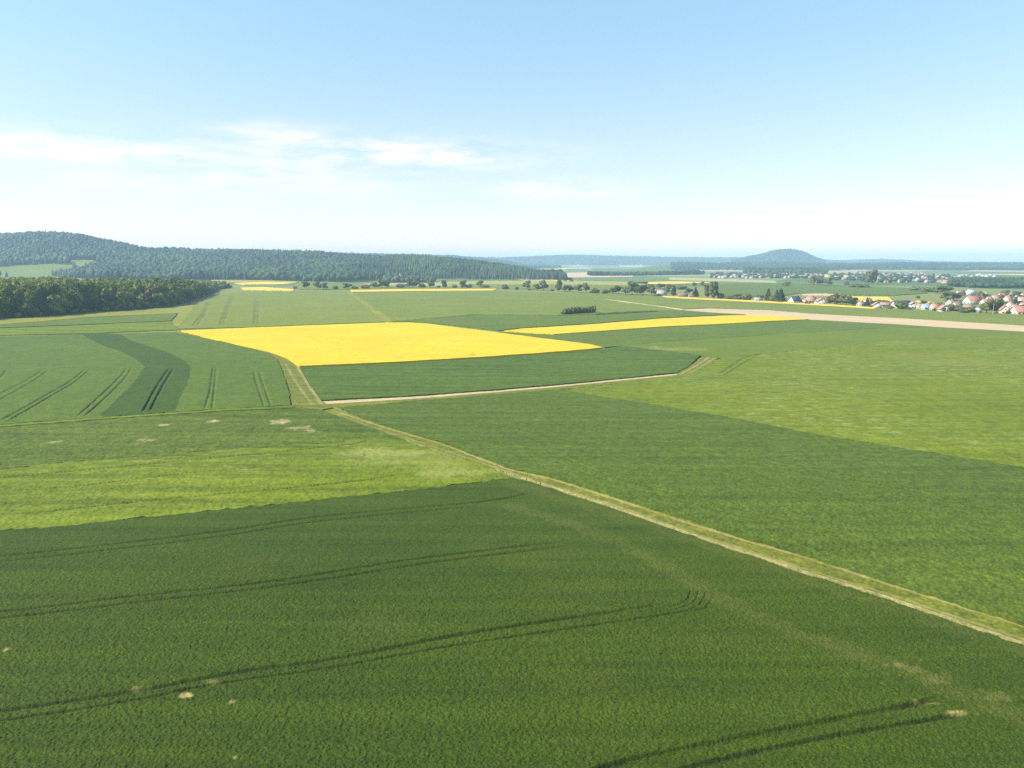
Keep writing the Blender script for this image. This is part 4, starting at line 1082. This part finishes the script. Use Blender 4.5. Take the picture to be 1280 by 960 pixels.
house(1278, 378.6, 11, 8, 3.6, 3.4, 10, W_white, R_pinkish, 'white walled house behind at the right edge')
house(1255, 392.4, 9, 8.5, 3.8, 4.6, 66, W_cream, R_orange, 'cream gabled house beside the big dark tree')
house(1276, 393.4, 16, 10, 3.0, 5.0, 6, W_pink, R_red, 'big red roofed house cut by the right edge')
house(1262, 385.0, 9, 7, 3.4, 3.4, 40, W_white, R_pinkish, 'house between the cream gable and the orange roof')
house(1246, 384.4, 8, 7, 3.0, 3.0, 12, W_white, R_orange, 'small house hidden behind the big dark tree')
house(1296, 392.0, 12, 9, 3.4, 4.4, 10, W_white, R_orange, 'orange roofed house just outside the right edge')

for k, (px, by, w_, rot_, wl, rf, lb) in enumerate([
    (1236, 377.6, 8, 20, W_white, R_pinkish, 'faded roof seen left of the small round garden tree'), (1252, 372.6, 9, 8, W_cream, R_orange, 'orange roof in the back row by the right edge'),
    (1264, 372.0, 9, 60, W_white, R_grey, 'white gable in the back row by the right edge'), (1225, 376.6, 8, 12, W_white, R_red, 'red roof peeping over the long red roofed house'),
    (1281, 371.8, 10, 5, W_white, R_brown, 'brown roof at the back of the right edge'), (1268, 388.6, 9, 24, W_cream, R_pinkish, 'faded roof just left of the big red roof'),
    (1280, 386.0, 10, 12, W_white, R_orange, 'orange roof above the big red roof'), (1196, 384.6, 8, 10, W_grey, R_brown, 'dark roofed shed left of the grey outbuilding'),
    (1188, 381.6, 9, 30, W_white, R_pinkish, 'faded roof behind the white gable with one dark window'), (1084, 379.6, 8, 10, W_cream, R_pinkish, 'faded roof behind the lone dark conifer')]):
    house(px, by, w_, 7, 3.0, 3.2, rot_, wl, rf, lb)
def pole():
    x, y = G(1241, 393.2); z = float(terrain(x, y))
    r = empty('utility_pole', (x, y, z)); tag(r, 'slender white pole in front of the big dark tree', 'pole')
    V, Q = [], []; n = 8
    for zz, rr in ((-.3, .16), (9.2, .10)):
        for k in range(n): V.append((rr * math.cos(k / n * 6.283), rr * math.sin(k / n * 6.283), zz))
    Q = [(k, (k + 1) % n, n + (k + 1) % n, n + k) for k in range(n)]
    link('shaft', mesh_np('shaft', V, quads=Q, mats=(W_white,)), r)
    boxobj('crossarm', r, W_grey, -.8, .8, -.06, .06, 8.9, 9.05)
pole()

W_far = plain_mat('weathered_render', (.40, .38, .35), .8, .1)
R_far = plain_mat('weathered_sheet', (.36, .35, .35), .7, .1)
# far village: one mesh per kind, copied
def small_house_mesh(w, d, h, rh, wall, roof):
    V, Q, T = prism(w, d, h, rh); n = len(V)
    V2, Q2 = roof_slabs(w, d, h, rh, .3, .25)
    return mesh_np('small_house', V + V2, quads=Q + [tuple(i + n for i in q) for q in Q2], tris=T, mats=(wall, roof), mat_idx=[0] * len(Q) + [1] * len(Q2) + [0] * len(T))
# polygons are ordered quads first, then triangles
KIND = [(small_house_mesh(11, 8, 4.5, 4, W_far, R_pinkish), 'tiny white house with faded red roof in the far village'),
        (small_house_mesh(10, 8, 4, 4, W_far, R_orange), 'tiny white house with orange roof in the far village'),
        (small_house_mesh(12, 9, 5, 3.5, W_far, R_grey), 'tiny white house with grey roof in the far village'),
        (small_house_mesh(18, 11, 5, 2.5, W_far, R_far), 'larger pale flat roofed hall in the far village'),
        (small_house_mesh(11, 8, 4.5, 4.5, W_cream, R_brown), 'tiny cream house with brown roof in the far village')]
g = np.random.default_rng(31)
def village(n, x0, x1, ynear, yfar, kinds, probs, where, grp):
    for k in range(n):
        px = g.uniform(x0, x1); d = g.uniform(np.interp(px, *ynear), np.interp(px, *yfar))
        x = (px - 640) / FOC * math.cos(PITCH) * d
        i = g.choice(kinds, p=probs)
        me, lb = KIND[i]
        o = link('small_house', me, None, (x, d, float(terrain(x, d)))); o.rotation_euler = (0, 0, g.choice([.1, .5, 1.2, 1.6, 2.2]) + g.uniform(-.15, .15))
        s = g.uniform(.62, .92); o.scale = (s, s, s)
        tag(o, lb.replace('in the far village', where), 'house', grp)
village(100, 893, 1030, ([890, 1030], [1830, 1830]), ([890, 960, 1030], [2050, 2350, 2300]), [0, 1, 2, 3, 4], [.35, .15, .28, .07, .15], 'in the left half of the far village', 'houses of the far village, left half')
village(26, 1035, 1080, ([1030, 1080], [1720, 1720]), ([1030, 1080], [2000, 2000]), [0, 1, 2], [.5, .35, .15], 'in the middle of the far village', 'houses of the far village, middle')
village(138, 1093, 1198, ([1093, 1196], [1480, 1420]), ([1093, 1150, 1196], [2300, 2500, 2000]), [0, 1, 2, 3, 4], [.38, .2, .25, .1, .07], 'in the right half of the far village', 'houses of the far village, right half')
village(14, 1200, 1262, ([1200, 1262], [1800, 1800]), ([1200, 1262], [2300, 2200]), [0, 2, 3], [.3, .4, .3], 'beyond the teal forest strip', 'houses beyond the right forest strip')
village(9, 484, 548, ([484, 548], [1500, 1500]), ([484, 548], [1640, 1640]), [0, 2, 3], [.4, .3, .3], 'in the hamlet below the wooded spur', 'houses of the hamlet')
def church():
    x, y = (505 - 640) / FOC * math.cos(PITCH) * 1600, 1600.
    r = empty('church', (x, y, float(terrain(x, y))), .4); tag(r, 'tiny white church with pointed tower in the hamlet below the spur', 'church')
    V, Q, T = prism(16, 9, 6, 5); link('wall', mesh_np('wall', V, quads=Q, tris=T, mats=(W_white,)), r)
    V, Q = roof_slabs(16, 9, 6, 5); link('roof', mesh_np('roof', V, quads=Q, mats=(R_grey,)), r)
    t = boxobj('tower', r, W_white, -12.5, -8.1, -2.2, 2.2, -.5, 11)
    link('spire', mesh_np('spire', [(-12.8, -2.5, 11), (-7.8, -2.5, 11), (-7.8, 2.5, 11), (-12.8, 2.5, 11), (-10.3, 0, 18)], tris=[(0, 1, 4), (1, 2, 4), (2, 3, 4), (3, 0, 4)], mats=(R_grey,)), t)
church()

# ------------------------------------------------------------------ light, sky, haze
SUN_EL, SUN_SIDE = R(42), R(-12)       # from the left, a little behind the camera
to_sun = Vector((-math.cos(SUN_SIDE) * math.cos(SUN_EL), math.sin(SUN_SIDE) * math.cos(SUN_EL), math.sin(SUN_EL)))
sl = bpy.data.lights.new('sun', 'SUN'); sl.energy = 5.0; sl.angle = R(.53); sl.color = (1.0, .93, .80)
so = bpy.data.objects.new('sun', sl); COL.objects.link(so); so.rotation_euler = to_sun.to_track_quat('Z', 'Y').to_euler(); so.location = (0, 0, 400)

w = bpy.data.worlds.new('World'); SC.world = w; w.use_nodes = True
nt = w.node_tree
bg = nt.nodes['Background']
sky = N(nt, 'ShaderNodeTexSky', sky_type='NISHITA'); sky.sun_disc = False
sky.sun_elevation = SUN_EL; sky.sun_rotation = math.atan2(to_sun.x, to_sun.y); sky.altitude = 300; sky.air_density = 1.0; sky.dust_density = .35; sky.ozone_density = 1.6
tc = N(nt, 'ShaderNodeTexCoord')
sepv = N(nt, 'ShaderNodeSeparateXYZ'); nt.links.new(tc.outputs['Generated'], sepv.inputs[0])
def M2(op, a, b=None, c=None):
    n = N(nt, 'ShaderNodeMath', operation=op)
    for i, v in enumerate((a, b, c)):
        if v is None: continue
        if isinstance(v, (int, float)): n.inputs[i].default_value = v
        else: nt.links.new(v, n.inputs[i])
    return n.outputs[0]
az = M2('ARCTAN2', sepv.outputs[0], sepv.outputs[1])          # bearing, clockwise from +Y
el = M2('ARCSINE', sepv.outputs[2])
cmb = N(nt, 'ShaderNodeCombineXYZ'); nt.links.new(M2('MULTIPLY', az, 9.0), cmb.inputs[0]); nt.links.new(M2('MULTIPLY', el, 42.0), cmb.inputs[1])
wn = noise(nt, cmb.outputs[0], .9, 7, .58)
wn2 = noise(nt, cmb.outputs[0], 2.4, 5, .6)
wisp = rng(nt, M2('ADD', M2('MULTIPLY', wn, .7), M2('MULTIPLY', wn2, .3)), .40, .60, 0, 1)
mask = None
for (cx, cy, rx, ry, s) in ((95, 188, 200, 19, 1.1), (330, 208, 130, 30, .9), (350, 172, 80, 16, .9), (500, 193, 170, 20, 1.1), (700, 238, 75, 13, 1.2), (300, 228, 200, 18, .8)):
    cv = FWD * FOC + np.array([1., 0, 0]) * (cx - 640) - UPV * (cy - 480); cv /= np.linalg.norm(cv)
    ca = math.atan2(cv[0], cv[1]); ce = math.asin(cv[2])
    dx = M2('DIVIDE', M2('SUBTRACT', az, ca), rx / FOC); dy = M2('DIVIDE', M2('SUBTRACT', el, ce), ry / FOC)
    e = M2('MULTIPLY', M2('POWER', 2.718, M2('MULTIPLY', M2('ADD', M2('MULTIPLY', dx, dx), M2('MULTIPLY', dy, dy)), -1.3)), s)
    mask = e if mask is None else M2('MAXIMUM', mask, e)
cf = M2('MULTIPLY', M2('MULTIPLY', mask, 1.0), wisp)
sc1 = N(nt, 'ShaderNodeVectorMath', operation='SCALE'); nt.links.new(sky.outputs[0], sc1.inputs[0]); sc1.inputs['Scale'].default_value = 1 / 4.2
gm = N(nt, 'ShaderNodeGamma'); nt.links.new(sc1.outputs[0], gm.inputs[0]); gm.inputs[1].default_value = .70
hs = N(nt, 'ShaderNodeHueSaturation'); nt.links.new(gm.outputs[0], hs.inputs['Color']); hs.inputs['Saturation'].default_value = 1.04; hs.inputs['Value'].default_value = 3.85
air = N(nt, 'ShaderNodeValToRGB'); nt.links.new(M2('MULTIPLY', el, 1.0), air.inputs[0])
air.color_ramp.elements[0].position = .0; air.color_ramp.elements[0].color = (1.04, .865, .93, 1)
em = air.color_ramp.elements.new(.18); em.color = (1.0, .965, .975, 1)
air.color_ramp.elements[1].position = .42; air.color_ramp.elements[1].color = (.84, 1.15, 1.07, 1)
tint = mixc(nt, 1.0, hs.outputs[0], air.outputs[0], 'MULTIPLY')
cloud = mixc(nt, cf, tint, (5.3, 4.8, 4.9))
nt.links.new(cloud, bg.inputs[0]); bg.inputs[1].default_value = .13

def haze():
    m = bpy.data.materials.new('haze'); m.use_nodes = True
    t = m.node_tree; t.nodes.remove(t.nodes['Principled BSDF'])
    v = t.nodes.new('ShaderNodeVolumePrincipled'); v.inputs['Density'].default_value = 1.3e-4; v.inputs['Color'].default_value = (.50, .74, 1.0, 1); v.inputs['Anisotropy'].default_value = .0
    t.links.new(v.outputs[0], t.nodes['Material Output'].inputs['Volume'])
    V, Q = [], []; box(V, Q, -14500, 14500, -14500, 14500, -3, 168)
    o = link('haze', mesh_np('haze', V, quads=Q, mats=(m,))); o['kind'] = 'stuff'; o['label'] = 'pale blue summer haze over the whole valley'; o['category'] = 'haze'
haze()

SC.view_settings.view_transform = 'Standard'; SC.view_settings.look = 'None'; SC.view_settings.gamma = 1; SC.view_settings.exposure = .88
SC.cycles.use_denoising = False
SC.cycles.max_bounces = 6; SC.cycles.diffuse_bounces = 2; SC.cycles.glossy_bounces = 2; SC.cycles.volume_bounces = 1; SC.cycles.transparent_max_bounces = 4
SC.cycles.use_adaptive_sampling = True
